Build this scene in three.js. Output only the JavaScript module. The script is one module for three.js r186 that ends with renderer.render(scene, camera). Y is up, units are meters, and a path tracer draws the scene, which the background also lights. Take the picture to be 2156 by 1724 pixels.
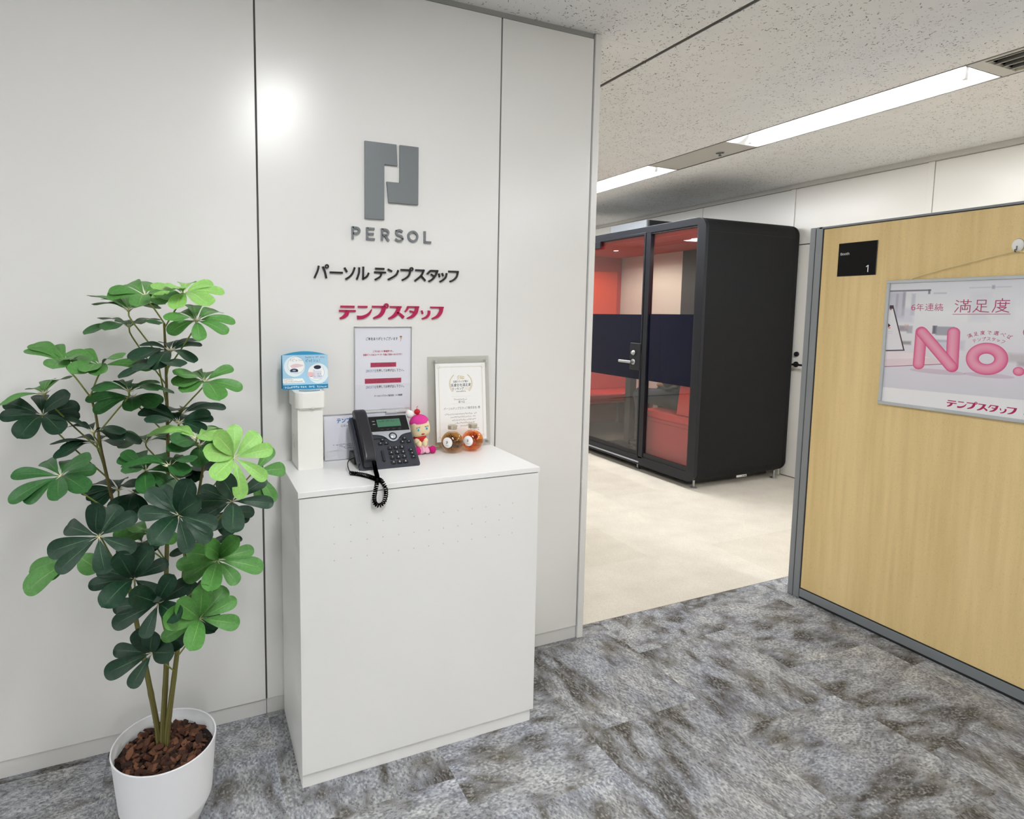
import * as THREE from 'three';
import { RoundedBoxGeometry } from 'three/addons/geometries/RoundedBoxGeometry.js';
import { ConvexGeometry } from 'three/addons/geometries/ConvexGeometry.js';
import { mergeGeometries } from 'three/addons/utils/BufferGeometryUtils.js';
import { MarchingCubes } from 'three/addons/objects/MarchingCubes.js';
import { RectAreaLightUniformsLib } from 'three/addons/lights/RectAreaLightUniformsLib.js';

// ---------------------------------------------------------------- camera, light, exposure
const scene = new THREE.Scene();
scene.background = new THREE.Color(0x000000);
const W = 2156, H = 1724, FOCAL = 1243.34;
const camera = new THREE.PerspectiveCamera(THREE.MathUtils.radToDeg(2 * Math.atan(H / 2 / FOCAL)), W / H, 0.05, 40);
camera.position.set(0, 1.4376, 2.073);
{
  const yaw = 23.06267 * Math.PI / 180, pitch = -5.20113 * Math.PI / 180, roll = 0.57103 * Math.PI / 180;
  const f = new THREE.Vector3(Math.sin(yaw) * Math.cos(pitch), Math.sin(pitch), -Math.cos(yaw) * Math.cos(pitch));
  const r0 = new THREE.Vector3(Math.cos(yaw), 0, Math.sin(yaw)), u0 = r0.clone().cross(f);
  const r = r0.clone().multiplyScalar(Math.cos(roll)).addScaledVector(u0, Math.sin(roll));
  const u = u0.clone().multiplyScalar(Math.cos(roll)).addScaledVector(r0, -Math.sin(roll));
  camera.quaternion.setFromRotationMatrix(new THREE.Matrix4().makeBasis(r, u, f.clone().negate()));
}
camera.setViewOffset(W, H, 142.17, 92.28, W, H);        // the photograph is a crop off-centre of its lens
camera.updateProjectionMatrix();
const renderer = new THREE.WebGLRenderer({ antialias: true });
renderer.toneMapping = THREE.LinearToneMapping;
renderer.toneMappingExposure = 2.8;
renderer.shadowMap.enabled = true;
RectAreaLightUniformsLib.init();
const LAMP = 9.0;                                        // radiance of the fluorescent fixtures
const LAMP_TINT = new THREE.Color(0.98, 0.988, 1.0);
const CEIL = 2.568;                                      // ceiling height
const STRIPS = [3.3925, 0.45, -2.55];                           // x of the two lines of ceiling lights
const LIGHT_Z = { 0: [[-4.95, -3.63], [-2.924, -1.604], [-0.89, 0.43], [1.14, 2.46], [3.2, 4.52], [5.2, 6.52]], 1: [[-4.95, -3.63], [-2.924, -1.604], [1.02, 2.26], [5.2, 6.52], [7.2, 8.52]], 2: [[1.02, 2.26], [3.2, 4.52], [5.2, 6.52]] };

// ---------------------------------------------------------------- helpers
let seed = 12345;
const rnd = () => { seed = (seed + 0x6d2b79f5) | 0; let t = Math.imul(seed ^ (seed >>> 15), 1 | seed); t = (t + Math.imul(t ^ (t >>> 7), 61 | t)) ^ t; return ((t ^ (t >>> 14)) >>> 0) / 4294967296; };
const rr = (a, b) => a + (b - a) * rnd();
const V = (x, y, z) => new THREE.Vector3(x, y, z);
const used = new Map();
function numbered(name) { const n = used.get(name) ?? 0; used.set(name, n + 1); return n ? name + '_' + String(n).padStart(3, '0') : name; }
function mesh(name, geo, mat, parent) {
  const m = new THREE.Mesh(geo, mat); m.name = name; m.castShadow = m.receiveShadow = true;
  if (parent) parent.add(m);
  return m;
}
function thing(name, label, category, pos = [0, 0, 0], group) {
  const o = new THREE.Group(); o.name = numbered(name); o.position.set(...pos); scene.add(o);
  o.userData = { label, category }; if (group) o.userData.group = group;
  return o;
}
function struct(name, geo, mat) {
  const o = geo ? mesh(numbered(name), geo, mat) : new THREE.Group();
  o.name = o.name || numbered(name); o.userData.kind = 'structure'; scene.add(o); return o;
}
function metricUV(g, s = 1) {                           // uv in metres, by the dominant axis of the normal
  const p = g.attributes.position, n = g.attributes.normal, uv = new Float32Array(p.count * 2);
  for (let i = 0; i < p.count; i++) {
    const ax = Math.abs(n.getX(i)), ay = Math.abs(n.getY(i)), az = Math.abs(n.getZ(i));
    const [a, b] = ay >= ax && ay >= az ? [p.getX(i), p.getZ(i)] : ax >= az ? [p.getZ(i), p.getY(i)] : [p.getX(i), p.getY(i)];
    uv[2 * i] = a * s; uv[2 * i + 1] = b * s;
  }
  g.setAttribute('uv', new THREE.BufferAttribute(uv, 2)); return g;
}
// box between two corners, with rounded edges when r > 0
function box(x0, x1, y0, y1, z0, z1, r = 0, seg = 2) {
  const g = r ? new RoundedBoxGeometry(x1 - x0, y1 - y0, z1 - z0, seg, r) : new THREE.BoxGeometry(x1 - x0, y1 - y0, z1 - z0);
  return g.translate((x0 + x1) / 2, (y0 + y1) / 2, (z0 + z1) / 2);
}
const flat = (g) => { const h = g.index ? g.toNonIndexed() : g; for (const k of Object.keys(h.attributes)) if (!['position', 'normal', 'uv'].includes(k)) h.deleteAttribute(k); return h; };
const join = (...gs) => mergeGeometries(gs.flat().map(flat));
const lathe = (pts, seg = 40) => new THREE.LatheGeometry(pts.map((p) => new THREE.Vector2(p[0], p[1])), seg);
const tube = (pts, r, seg = 24, rad = 8) => new THREE.TubeGeometry(new THREE.CatmullRomCurve3(pts), seg, r, rad, false);
function rodBetween(a, b, r, rad = 10) {
  const g = new THREE.CylinderGeometry(r, r, a.distanceTo(b), rad);
  g.applyQuaternion(new THREE.Quaternion().setFromUnitVectors(V(0, 1, 0), b.clone().sub(a).normalize()));
  return g.translate((a.x + b.x) / 2, (a.y + b.y) / 2, (a.z + b.z) / 2);
}
function roundedShape(x0, x1, y0, y1, r) {
  const s = new THREE.Shape(); s.moveTo(x0 + r, y0); s.lineTo(x1 - r, y0); s.absarc(x1 - r, y0 + r, r, -Math.PI / 2, 0, false);
  s.lineTo(x1, y1 - r); s.absarc(x1 - r, y1 - r, r, 0, Math.PI / 2, false); s.lineTo(x0 + r, y1); s.absarc(x0 + r, y1 - r, r, Math.PI / 2, Math.PI, false);
  s.lineTo(x0, y0 + r); s.absarc(x0 + r, y0 + r, r, Math.PI, Math.PI * 1.5, false); return s;
}
const polyShape = (pts) => { const s = new THREE.Shape(); pts.forEach(([x, y], i) => (i ? s.lineTo(x, y) : s.moveTo(x, y))); s.closePath(); return s; };
const extrude = (shape, depth, bevel = 0, seg = 12) => new THREE.ExtrudeGeometry(shape, { depth, bevelEnabled: bevel > 0, bevelSize: bevel, bevelThickness: bevel, bevelSegments: 2, curveSegments: seg });
// a signwriter's stroke: smooth where it bends gently, broken where it turns sharply, of even or changing width
function stroke(pts, widths, depth) {
  const P = pts.map((p) => new THREE.Vector2(p[0], p[1])), w = Array.isArray(widths) ? widths : pts.map(() => widths), runs = [[0]];
  for (let i = 1; i < P.length; i++) {
    runs.at(-1).push(i);
    if (i < P.length - 1) { const a = P[i].clone().sub(P[i - 1]), b = P[i + 1].clone().sub(P[i]); if (Math.abs(a.angleTo(b)) > 0.95) runs.push([i]); }
  }
  return runs.map((run, k) => {
    const q = run.map((i) => P[i].clone()), ww = run.map((i) => w[i]);
    if (k > 0) q[0].addScaledVector(q[1].clone().sub(q[0]).normalize(), -ww[0] * 0.45);
    if (k < runs.length - 1) q[q.length - 1].addScaledVector(q[q.length - 1].clone().sub(q[q.length - 2]).normalize(), ww.at(-1) * 0.45);
    const c = q.length > 2 ? new THREE.SplineCurve(q) : new THREE.LineCurve(q[0], q[1]), n = q.length > 2 ? 14 : 1, L = [], R = [];
    for (let i = 0; i <= n; i++) {
      const t = i / n, p = c.getPoint(t), d = c.getTangent(t), f = t * (ww.length - 1), j = Math.min(Math.floor(f), ww.length - 2), h = THREE.MathUtils.lerp(ww[j], ww[j + 1], f - j) / 2;
      L.push([p.x - d.y * h, p.y + d.x * h]); R.unshift([p.x + d.y * h, p.y - d.x * h]);
    }
    return extrude(polyShape([...L, ...R]), depth);
  });
}
function ring(x, y, r, w, depth) { const s = new THREE.Shape(); s.absarc(x, y, r + w / 2, 0, 2 * Math.PI, false); const h = new THREE.Path(); h.absarc(x, y, r - w / 2, 0, 2 * Math.PI, true); s.holes.push(h); return extrude(s, depth, 0, 20); }

// ---------------------------------------------------------------- noise and textures
const hash = (x, y, s) => { let h = Math.imul(x | 0, 374761393) + Math.imul(y | 0, 668265263) + Math.imul(s | 0, 2147483647 ^ 0x5bd1e995); h = Math.imul(h ^ (h >>> 13), 1274126177); return ((h ^ (h >>> 16)) >>> 0) / 4294967296; };
function vnoise(x, y, s, px = 0, py = 0) {               // value noise, periodic when px, py are given
  const x0 = Math.floor(x), y0 = Math.floor(y), fx = x - x0, fy = y - y0, u = fx * fx * (3 - 2 * fx), v = fy * fy * (3 - 2 * fy);
  const w = (a, p) => (p ? ((a % p) + p) % p : a);
  const a = hash(w(x0, px), w(y0, py), s), b = hash(w(x0 + 1, px), w(y0, py), s), c = hash(w(x0, px), w(y0 + 1, py), s), d = hash(w(x0 + 1, px), w(y0 + 1, py), s);
  return (a * (1 - u) + b * u) * (1 - v) + (c * (1 - u) + d * u) * v;
}
function fbm(x, y, s, px, py, oct = 4) { let a = 0, k = 0.5, n = 0; for (let i = 0; i < oct; i++) { a += k * vnoise(x, y, s + i * 17, px, py); n += k; k *= 0.5; x *= 2; y *= 2; px *= 2; py *= 2; } return a / n; }
function dataTex(w, h, fn, srgb = true) {
  const d = new Uint8Array(w * h * 4);
  for (let y = 0; y < h; y++) for (let x = 0; x < w; x++) { const c = fn(x, y), i = 4 * (y * w + x); d[i] = c[0]; d[i + 1] = c[1]; d[i + 2] = c[2]; d[i + 3] = 255; }
  const t = new THREE.DataTexture(d, w, h); t.wrapS = t.wrapT = THREE.RepeatWrapping; t.magFilter = THREE.LinearFilter; t.minFilter = THREE.LinearMipmapLinearFilter;
  if (srgb) t.colorSpace = THREE.SRGBColorSpace; t.needsUpdate = true; return t;
}
function canvasTex(w, h, draw) {
  const c = document.createElement('canvas'); c.width = w; c.height = h; draw(c.getContext('2d'), w, h);
  const t = new THREE.CanvasTexture(c); t.colorSpace = THREE.SRGBColorSpace; return t;
}
const mix3 = (a, b, t) => [a[0] + (b[0] - a[0]) * t, a[1] + (b[1] - a[1]) * t, a[2] + (b[2] - a[2]) * t];
const clamp01 = (x) => Math.min(1, Math.max(0, x));
const std = (color, roughness = 0.6, more = {}) => new THREE.MeshStandardMaterial({ color, roughness, ...more });
const phys = (more) => new THREE.MeshPhysicalMaterial(more);
const glow = (color, power) => new THREE.MeshStandardMaterial({ color: 0xffffff, emissive: color, emissiveIntensity: power, roughness: 0.5 });
const M = {
  wall: std(0xe9e8e4, 0.25), wallKick: std(0xdcdbd7, 0.5), joint: std(0x5a5955, 0.8), counter: std(0xedede9, 0.42), counterTop: std(0xf0f0ee, 0.35),
  white: std(0xf2f2ef, 0.4), offWhite: std(0xe9e8e3, 0.45), black: std(0x111214, 0.45), gap: std(0x1a1a1a, 0.9), alu: std(0x8b9094, 0.42, { metalness: 0.35 }), aluDark: std(0x1d1f21, 0.6),
  chrome: std(0xd8dadc, 0.22, { metalness: 1 }), steel: std(0xb9bcbe, 0.35, { metalness: 0.9 }), paper: std(0xf3f2ee, 0.8), greyTrim: std(0x9c9c98, 0.6),
  pane: phys({ color: 0xffffff, roughness: 0.0, transmission: 1, thickness: 0, ior: 1.5 }),
};

// ---------------------------------------------------------------- a stroke alphabet for the Japanese print (20 x 20 grid, base 36 pairs)
const GLYPH = Object.fromEntries(`テ:44g4|2aia|ba8h5k;ン:3588|i6ee4j;プ:25f5ce5k|i1k3i5g3i1;ス:34g4bc2j|bcij;タ:823a|75h5df5k|79dd;ッ:496d|98bc|g9ef7j;フ:34h4fc6k;パ:753h|c5hh|i1k3i5g3i1;ー:1aja;ソ:4479|h4ec6k;ル:646c2j|c3cijb;エ:44g4|a4ai|2iii;レ:535ii9;ベ:1b85jg|f3g6|i2j5;オ:27i7|c2cj9i|b82h;ィ:e65d|a9ak;ラ:44g4|39h9de5k;キ:47g5|3cib|91ck;グ:722a|75g5df5k|h1i4|j0k3;シ:4386|387b|i7df4j;ュ:59e9di|2iii;ピ:535ihi|g75b|i1k3i5g3i1
ご:46e5|3d4ihi|g0h3|i0k3;こ:46f5|3c4ihi;来:35h5|5679|f6d9|1aja|a1ak|9b2i|bbii;社:5173|25952d|696k|7a9c|a9j9|e3ej|9jkj;あ:45g4|919cbi|e89g4i3e8aeaiedj;り:535b7a|e2fc8k;が:27c6be9i6h|822j|e5ha|g0h3|j0k3;と:729a|g65c4g7jhj;う:72d4|4ad7gb8k;ざ:36h5|72d9ec|5d4g7jei|g0h3|j0k3;い:353e7i9f|f5ie;ま:45g5|4aga|a1ag7j4h8fhj;す:25i5|c1cb9d8ab9cdbg6k;ち:36h5|916cdahe8k;ら:72d4|665edahe8k;は:424i|96j6|e2egaj8haejj
事:23i3|55f5f85855|4agagg4g|1djd|a0ak8k;業:7074|d0d4|24i4|28i8|3bhb|1eje|a8ak|9f2k|bfik;部:6063|13c3|4558|a598|18d8|3cbcbj3j3c|e1ek|e1j2g8jcff;で:34h49aahfj|f9gb|i8ja;。:4e8e8i4i4e;派:2254|1749|5d1k|i184|848c5k|c4cjfh|h8cb|d9jk;遣:2255|19594g1j|4g8jkj|82i2i7878|d0d9|79j9|9bhbhd9d9hhh;を:34g4|914aa8ce|h88d8ihj;挟:1686|515j2i|1d8b|95j5|e1ea|a7bb|h7gb|9ckc|ec9k|eckk;ん:a13j8acbbiie;向:a084|3k34h4hkej|79d9df7f79;か:27c6be9i6h|822j|f5ia;の:a48e5g3b85f5ibbj;入:82b32j|b6jj;口:43g3gi4i43;！:a2ac|ahaj;押:1686|515j2i|1d8b|a2j2jcaca2|a7j7|f2fk;し:727fajhe;て:34h49aahfj;お:36c5|727i4h3e9bfchgcj|e4i8;呼:14747e1e14|i193|a6b9|i5g9|8bkb|e3ekbj;び:26b44c6ibhebe5ja|g1h3|j0k2;出:a1aj|4449g9g4|2c2jijic;下:13j3|a3ak|a8gc;さ:36h5|92e9fc|5d4g7jfi
株:1686|515k|581f|588c|b296|95j5|8bkb|e1ek|eb9i|ebki;式:15j5|c1eeijjf|f1h3|3aba|7a7h|2jch;会:a119|a1j9|68e8|3chc|9c5jgi|dfhk;年:6127|54h4|59g9|595e|1eje|b4bk;連:2255|19594g1j|4g8jkj|82j2|95i5ib9b95|98i8|d0dh|7eke;続:612668|842c9b|5c5k|3e1i|7e9h|a4j4|e1e8|b8i8|9e9bkbje|dcch9k|gcgjkjkg;満:2254|1749|5d1k|74k4|b1b7|g1g7|b7g7|8k8ajajkhk|d7dg|adaggggd;足:52f2f85852|a8ai|acgc|6b5f1k|4f9jjk;度:b0b3|43j3|434c1k|67j7|959bfbf5|6dgdch5k|8edijk;選:2255|19594g1j|4g8jkj|81c1c48487d7|e1j1j4e4e7j7|8aja|b8be|g8ge|7eke|bf8h|gfjh;べ:1c86ji|g3h6|j2k5;ば:424i|86h6|d2dg9j7hbfhj|h1i3|j0k2;ぶ:92d4|a79acebi7h|5c2h|gbjg|h3i6|j2k5;第:5024|4292|6375|d0b4|c2j2|f3g5|37g7ga4a3eiehiei|a7ak|9e2k;位:6119|474k|d1d4|85k5|a8bf|i8fi|7iki;様:1686|515k|581f|588c|b1c3|i1g3|a4j4|a7j7|9aka|e4ekck|ce9i|jcge|fdkj;公:711a|c1j8|9b5jgi|deik;開:2k22828828|iki2c2c8i8|6beb|5fff|8b6j|cbcj`
  .split(/[;\n]/).map((e) => [e[0], e.slice(2).split('|').map((s) => Array.from({ length: s.length >> 1 }, (_, i) => [parseInt(s[2 * i], 36), parseInt(s[2 * i + 1], 36)]))]));
// text drawn left to right from (x, y) = top left; size is the height of a character, lw the pen
function jtext(c, text, x, y, size, lw, color, squeeze = 1, font = 'sans-serif') {
  c.strokeStyle = c.fillStyle = color; c.lineWidth = lw; c.lineCap = c.lineJoin = 'round'; c.textBaseline = 'alphabetic';
  const s = size / 22;
  for (const ch of text) {
    if (GLYPH[ch]) {
      for (const st of GLYPH[ch]) {
        c.beginPath(); st.forEach(([a, b], i) => { const px = x + (a + 0.5) * s * squeeze, py = y + (b + 0.5) * s; i ? c.lineTo(px, py) : c.moveTo(px, py); }); c.stroke();
      }
      x += size * squeeze * (ch === '。' || ch === 'ッ' ? 0.8 : 1);
    } else if (ch === ' ') x += size * 0.4;
    else { c.font = `${size * 0.98}px ${font}`; c.fillText(ch, x, y + size * 0.86); x += c.measureText(ch).width; }
  }
  return x;
}
const jwidth = (c, text, size, squeeze = 1) => { let w = 0; for (const ch of text) { if (GLYPH[ch]) w += size * squeeze * (ch === '。' || ch === 'ッ' ? 0.8 : 1); else if (ch === ' ') w += size * 0.4; else { c.font = `${size * 0.98}px sans-serif`; w += c.measureText(ch).width; } } return w; };
const jcentre = (c, text, cx, y, size, lw, color, squeeze = 1) => jtext(c, text, cx - jwidth(c, text, size, squeeze) / 2, y, size, lw, color, squeeze);
// print too small to read in the photograph: a row of character-like marks
function marks(c, x, y, w, size, color, lw = 1) {
  c.strokeStyle = color; c.lineWidth = lw;
  for (let p = x; p < x + w - size * 0.6; p += size * 1.02) {
    if (rnd() < 0.06) continue;
    for (let k = 0; k < 4; k++) { c.beginPath(); const a = rr(0, 0.8), b = rr(0, 0.9), hor = rnd() < 0.6; c.moveTo(p + a * size * 0.3, y + b * size); c.lineTo(p + (hor ? 0.85 : a) * size, y + (hor ? b : 0.95) * size); c.stroke(); }
  }
}

// ---------------------------------------------------------------- the floor: mottled grey carpet tiles here, plain beige ones beyond
const carpetTex = [0, 1, 2, 3].map((k) => dataTex(448, 448, (x, y) => {
  const u = x / 448, v = y / 448, s = 100 + k * 31;
  const streak = fbm(u * 12 + 1.1 * vnoise(u * 3, v * 3, s + 5), v * 5.2, s, 0, 0, 4), patch = fbm(u * 3.4 + 7, v * 2.2, s + 50, 0, 0, 3);
  const pile = 0.62 * vnoise(x / 4.2, y / 7, s + 9) + 0.23 * vnoise(x / 2, y / 3, s + 12) + 0.15 * hash(x, y, s) - 0.5, ragged = streak + 0.55 * pile + 0.6 * (patch - 0.5);
  const dark = THREE.MathUtils.smoothstep(ragged, 0.57, 0.70), pale = THREE.MathUtils.smoothstep(0.42 - ragged, 0, 0.16);
  const t = clamp01(0.545 - 0.3 * dark + 0.13 * pale + 0.95 * pile);
  const c = t < 0.5 ? mix3([56, 53, 50], [141, 143, 147], t / 0.5) : mix3([141, 143, 147], [222, 223, 222], (t - 0.5) / 0.5);
  const b = vnoise(u * 5 + 3, v * 5, s + 200) - 0.5; return [c[0] - b * 5 + dark * 3, c[1] - b * 2 + dark, c[2] + b * 7 - dark * 4];
}));
const carpetBump = dataTex(256, 256, (x, y) => { const v = 255 * (0.5 * hash(x, y, 3) + 0.5 * hash(x >> 1, y >> 1, 4)); return [v, v, v]; }, false);
const carpetMats = carpetTex.map((t) => std(0xffffff, 0.95, { map: t, bumpMap: carpetBump, bumpScale: 0.003 }));
const beigeTex = dataTex(512, 512, (x, y) => {
  const n = fbm(x / 512 * 5, y / 512 * 5, 901, 5, 5, 3), p = 0.6 * hash(x >> 1, y >> 1, 902) + 0.4 * hash(x, y, 903), e = hash(x, y, 904) > 0.985 ? -26 : 0;
  const l = (p - 0.5) * 34 + (n - 0.5) * 12 + e; return [204 + l, 197 + l, 184 + l * 0.95];
});
const beigeMats = [0xffffff, 0xfaf9f7].map((c) => std(c, 0.95, { map: beigeTex, bumpMap: carpetBump, bumpScale: 0.002 }));
const tileGeo = new RoundedBoxGeometry(0.5, 0.012, 0.5, 1, 0.0003);
{ const p = tileGeo.attributes.position, uv = tileGeo.attributes.uv; for (let i = 0; i < p.count; i++) uv.setXY(i, p.getX(i) * 2 + 0.5, p.getZ(i) * 2 + 0.5); }
const floor = struct('floor', box(-4.2, 5.2, -0.06, -0.012, -0.075, 9.2), std(0x7c7c7e, 0.9));
let kt = 0;
for (let i = -8; i <= 2; i++) {
  const x = 1.96 + i * 0.5, off = Math.abs(i) % 2 ? 0.02 : -0.3;
  for (let j = -1; j < 6; j++) {
    const z = off + 0.25 + j * 0.5; if (z > 2.9 || z < -0.3) continue;
    const t = mesh('carpet_tile', tileGeo, carpetMats[Math.floor(hash(i, j, 71) * 4)], floor);
    t.position.set(x, -0.006, z); t.rotation.y = (hash(i, j, 72) < 0.5 ? 0 : Math.PI / 2) + (hash(i, j, 73) < 0.5 ? Math.PI : 0);
    if (z - 0.25 < -0.075) { t.scale.z = (z + 0.25 + 0.075) / 0.5; t.position.z = (z + 0.25 - 0.075) / 2; if (t.rotation.y % Math.PI > 0.1) { t.rotation.y = 0; } }
  }
}
const beige = struct('floor', box(-2.1, 5.2, -0.06, -0.012, -6.1, -0.0755), std(0xd2c8b6, 0.9));
const edge = struct('floor', box(1.55, 4.9, -0.0118, 0, -0.0775, -0.0755), std(0x6a6660, 0.9)); // joint strip between the two carpets
for (let i = 0; i < 8; i++) for (let j = 0; j < 12; j++) {
  const t = mesh('carpet_tile', tileGeo, beigeMats[hash(i, j, 75) < 0.75 ? 0 : 1], beige);
  t.position.set(1.21 + i * 0.5, -0.006, -0.0775 - 0.25 - j * 0.5); 
}

// ---------------------------------------------------------------- the ceiling: rock-wool boards between dark tracks and the light lines
const boardTex = canvasTex(1440, 1440, (c, w, h) => {
  const img = c.createImageData(w, h), d = img.data;
  for (let y = 0; y < h; y++) for (let x = 0; x < w; x++) { const n = (fbm(x / w * 18, y / h * 18, 31, 18, 18, 3) - 0.5) * 10 + (hash(x >> 1, y >> 1, 33) - 0.5) * 8, i = 4 * (y * w + x); d[i] = 245 + n * 0.7; d[i + 1] = 246 + n * 0.7; d[i + 2] = 246 + n * 0.7; d[i + 3] = 255; }
  c.putImageData(img, 0, 0); c.lineCap = 'round';
  for (let k = 0; k < 4600; k++) {                       // worm holes and pin holes of the board
    const x = rr(0, w), y = rr(0, h), a = rr(0, Math.PI), dense = fbm(x / w * 7, y / h * 7, 36, 7, 7, 2); if (rnd() > dense * 1.5) continue;
    const big = rnd() < 0.3, l = big ? rr(6, 15) : rr(1, 5); c.lineWidth = big ? rr(2, 4.2) : rr(1.4, 3);
    const tone = rnd() < 0.12 ? [120, 96, 70] : [70, 68, 62], al = rr(0.45, 0.9); c.strokeStyle = `rgba(${tone[0]},${tone[1]},${tone[2]},${al})`;
    const b = a + rr(-0.8, 0.8);
    for (const ox of [-w, 0, w]) for (const oy of [-h, 0, h]) { if (x + ox < -20 || x + ox > w + 20 || y + oy < -20 || y + oy > h + 20) continue; c.beginPath(); c.moveTo(x + ox, y + oy); c.lineTo(x + ox + Math.cos(a) * l / 2, y + oy + Math.sin(a) * l / 2); c.lineTo(x + ox + Math.cos(a) * l / 2 + Math.cos(b) * l / 2, y + oy + Math.sin(a) * l / 2 + Math.sin(b) * l / 2); c.stroke(); }
  }
});
boardTex.wrapS = boardTex.wrapT = THREE.RepeatWrapping;
const boardMat = std(0xffffff, 0.92, { map: boardTex, bumpMap: boardTex, bumpScale: 0.0015 });
const ceiling = struct('ceiling', box(-4.2, 5.2, CEIL + 0.16, CEIL + 0.24, -6.1, 9.2), std(0x55544f, 0.9));
function board(x0, x1, z0, z1) { mesh('ceiling_panel', metricUV(box(x0 + 0.0006, x1 - 0.0006, CEIL, CEIL + 0.015, z0 + 0.0006, z1 - 0.0006), 1 / 1.2), boardMat, ceiling); }
for (let z = -6.02; z < 9.1; z += 2.0) {
  const e = Math.min(z + 2, 9.14);
  if (z > -0.1) { board(-4.1, -2.708, z, e); board(-2.392, 0.292, z, e); } else board(-2.05, 0.292, z, e);
  board(0.608, 1.894, z, e); board(1.916, 3.234, z, e);
}
for (let z = -6.11 + 0.61; z < 9.1; z += 0.456) board(3.551, 4.95, z, z + 0.456);
mesh('ceiling_track', box(1.8955, 1.9145, CEIL + 0.002, CEIL + 0.03, -6, 9.1), std(0x4d4c48, 0.6), ceiling);
for (const x of STRIPS) for (const s of [-1, 1]) mesh('ceiling_rail', box(x + s * 0.154 - 0.0045, x + s * 0.154 + 0.0045, CEIL - 0.002, CEIL + 0.02, x < 0 ? 0 : -6, 9.1), std(0x6f6e6a, 0.5), ceiling);
// blank cover plates between the lights of a line
const plateMat = std(0xcfcec8, 0.55);
const covers = { 0: [[-6, -4.95], [-3.63, -2.924], [-1.604, -0.89], [2.46, 3.2], [4.52, 5.2], [6.52, 9.1]], 1: [[-6, -4.95], [-3.63, -2.924], [-1.604, 1.02], [2.26, 5.2], [6.52, 7.2], [8.52, 9.1]], 2: [[0, 1.02], [2.26, 3.2], [4.52, 5.2], [6.52, 9.1]] };
for (const k of [0, 1, 2]) for (const [a, b] of covers[k]) mesh('cover_plate', box(STRIPS[k] - 0.149, STRIPS[k] + 0.149, CEIL + 0.002, CEIL + 0.012, a + 0.002, b - 0.002, 0.001), plateMat, ceiling);

// ---------------------------------------------------------------- fluorescent fittings
function ceilingLight(x, z0, z1, label, group) {
  const t = thing('ceiling_light', label, 'light', [x, CEIL, (z0 + z1) / 2], group), h = (z1 - z0) / 2 - 0.003, w = 0.148;
  const white = std(0xf4f5f6, 0.45);
  const tray = [];                                       // a trough with sloping sides: quads given by their corners
  const quad = (...p) => { const g = new THREE.BufferGeometry().setFromPoints([p[0], p[1], p[2], p[0], p[2], p[3]]); g.setAttribute('uv', new THREE.BufferAttribute(new Float32Array(12), 2)); g.computeVertexNormals(); tray.push(g); };
  const c = [V(-w, 0, -h), V(w, 0, -h), V(w, 0, h), V(-w, 0, h)], d = [V(-0.06, 0.075, -h + 0.09), V(0.06, 0.075, -h + 0.09), V(0.06, 0.075, h - 0.09), V(-0.06, 0.075, h - 0.09)];
  for (let i = 0; i < 4; i++) quad(c[i], c[(i + 1) % 4], d[(i + 1) % 4], d[i]);
  quad(d[0], d[1], d[2], d[3]);
  const o = tray.map((g) => { const q = g.clone(); q.translate(0, 0.004, 0); return q; });
  mesh('reflector', mergeGeometries([...tray, ...o]), white, t);
  const tg = new THREE.CylinderGeometry(0.0145, 0.0145, 2 * h - 0.16, 16).rotateX(Math.PI / 2).translate(0, 0.002, 0);
  mesh('tube', tg, glow(LAMP_TINT, 12), t);
  for (const s of [-1, 1]) mesh('lamp_holder', join(box(-0.012, 0.012, -0.012, 0.07, s * (h - 0.075) - 0.012, s * (h - 0.075) + 0.012, 0.003)), white, t);
  const l = new THREE.RectAreaLight(LAMP_TINT, LAMP, 0.24, 2 * h - 0.06);
  l.position.set(0, -0.014, 0); l.rotation.x = -Math.PI / 2; l.name = 'tube_light'; t.add(l);
}
ceilingLight(STRIPS[0], ...LIGHT_Z[0][2], 'long recessed fluorescent ceiling light nearest the air grille, above the wood partition end', 'light');
ceilingLight(STRIPS[0], ...LIGHT_Z[0][1], 'recessed fluorescent ceiling light cut off by the white reception wall, near the black booth');
for (const k of [0, 1, 2]) LIGHT_Z[k].forEach((z, i) => { if (k || ![1, 2].includes(i)) ceilingLight(STRIPS[k], ...z, 'recessed fluorescent ceiling light elsewhere in the office, outside the picture', 'ceiling lights outside the picture'); });
{ // air grille next to the light
  const t = thing('air_grille', 'slotted white air grille in the ceiling at the right picture edge', 'vent', [STRIPS[0], CEIL, 0.785]);
  mesh('frame', join(box(-0.149, 0.149, -0.001, 0.012, -0.352, -0.295), box(-0.149, 0.149, -0.001, 0.012, 0.295, 0.352), box(-0.149, -0.125, -0.001, 0.012, -0.295, 0.295), box(0.125, 0.149, -0.001, 0.012, -0.295, 0.295)), plateMat, t);
  mesh('duct', box(-0.148, 0.148, 0.07, 0.075, -0.35, 0.35), std(0x161615, 0.9), t);
  for (let k = 0; k < 4; k++) mesh('slat', box(-0.02, 0.02, -0.0015, 0.0015, -0.295, 0.295).rotateZ(0.75).translate(-0.094 + k * 0.0625, 0.012, 0), plateMat, t);
}
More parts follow.
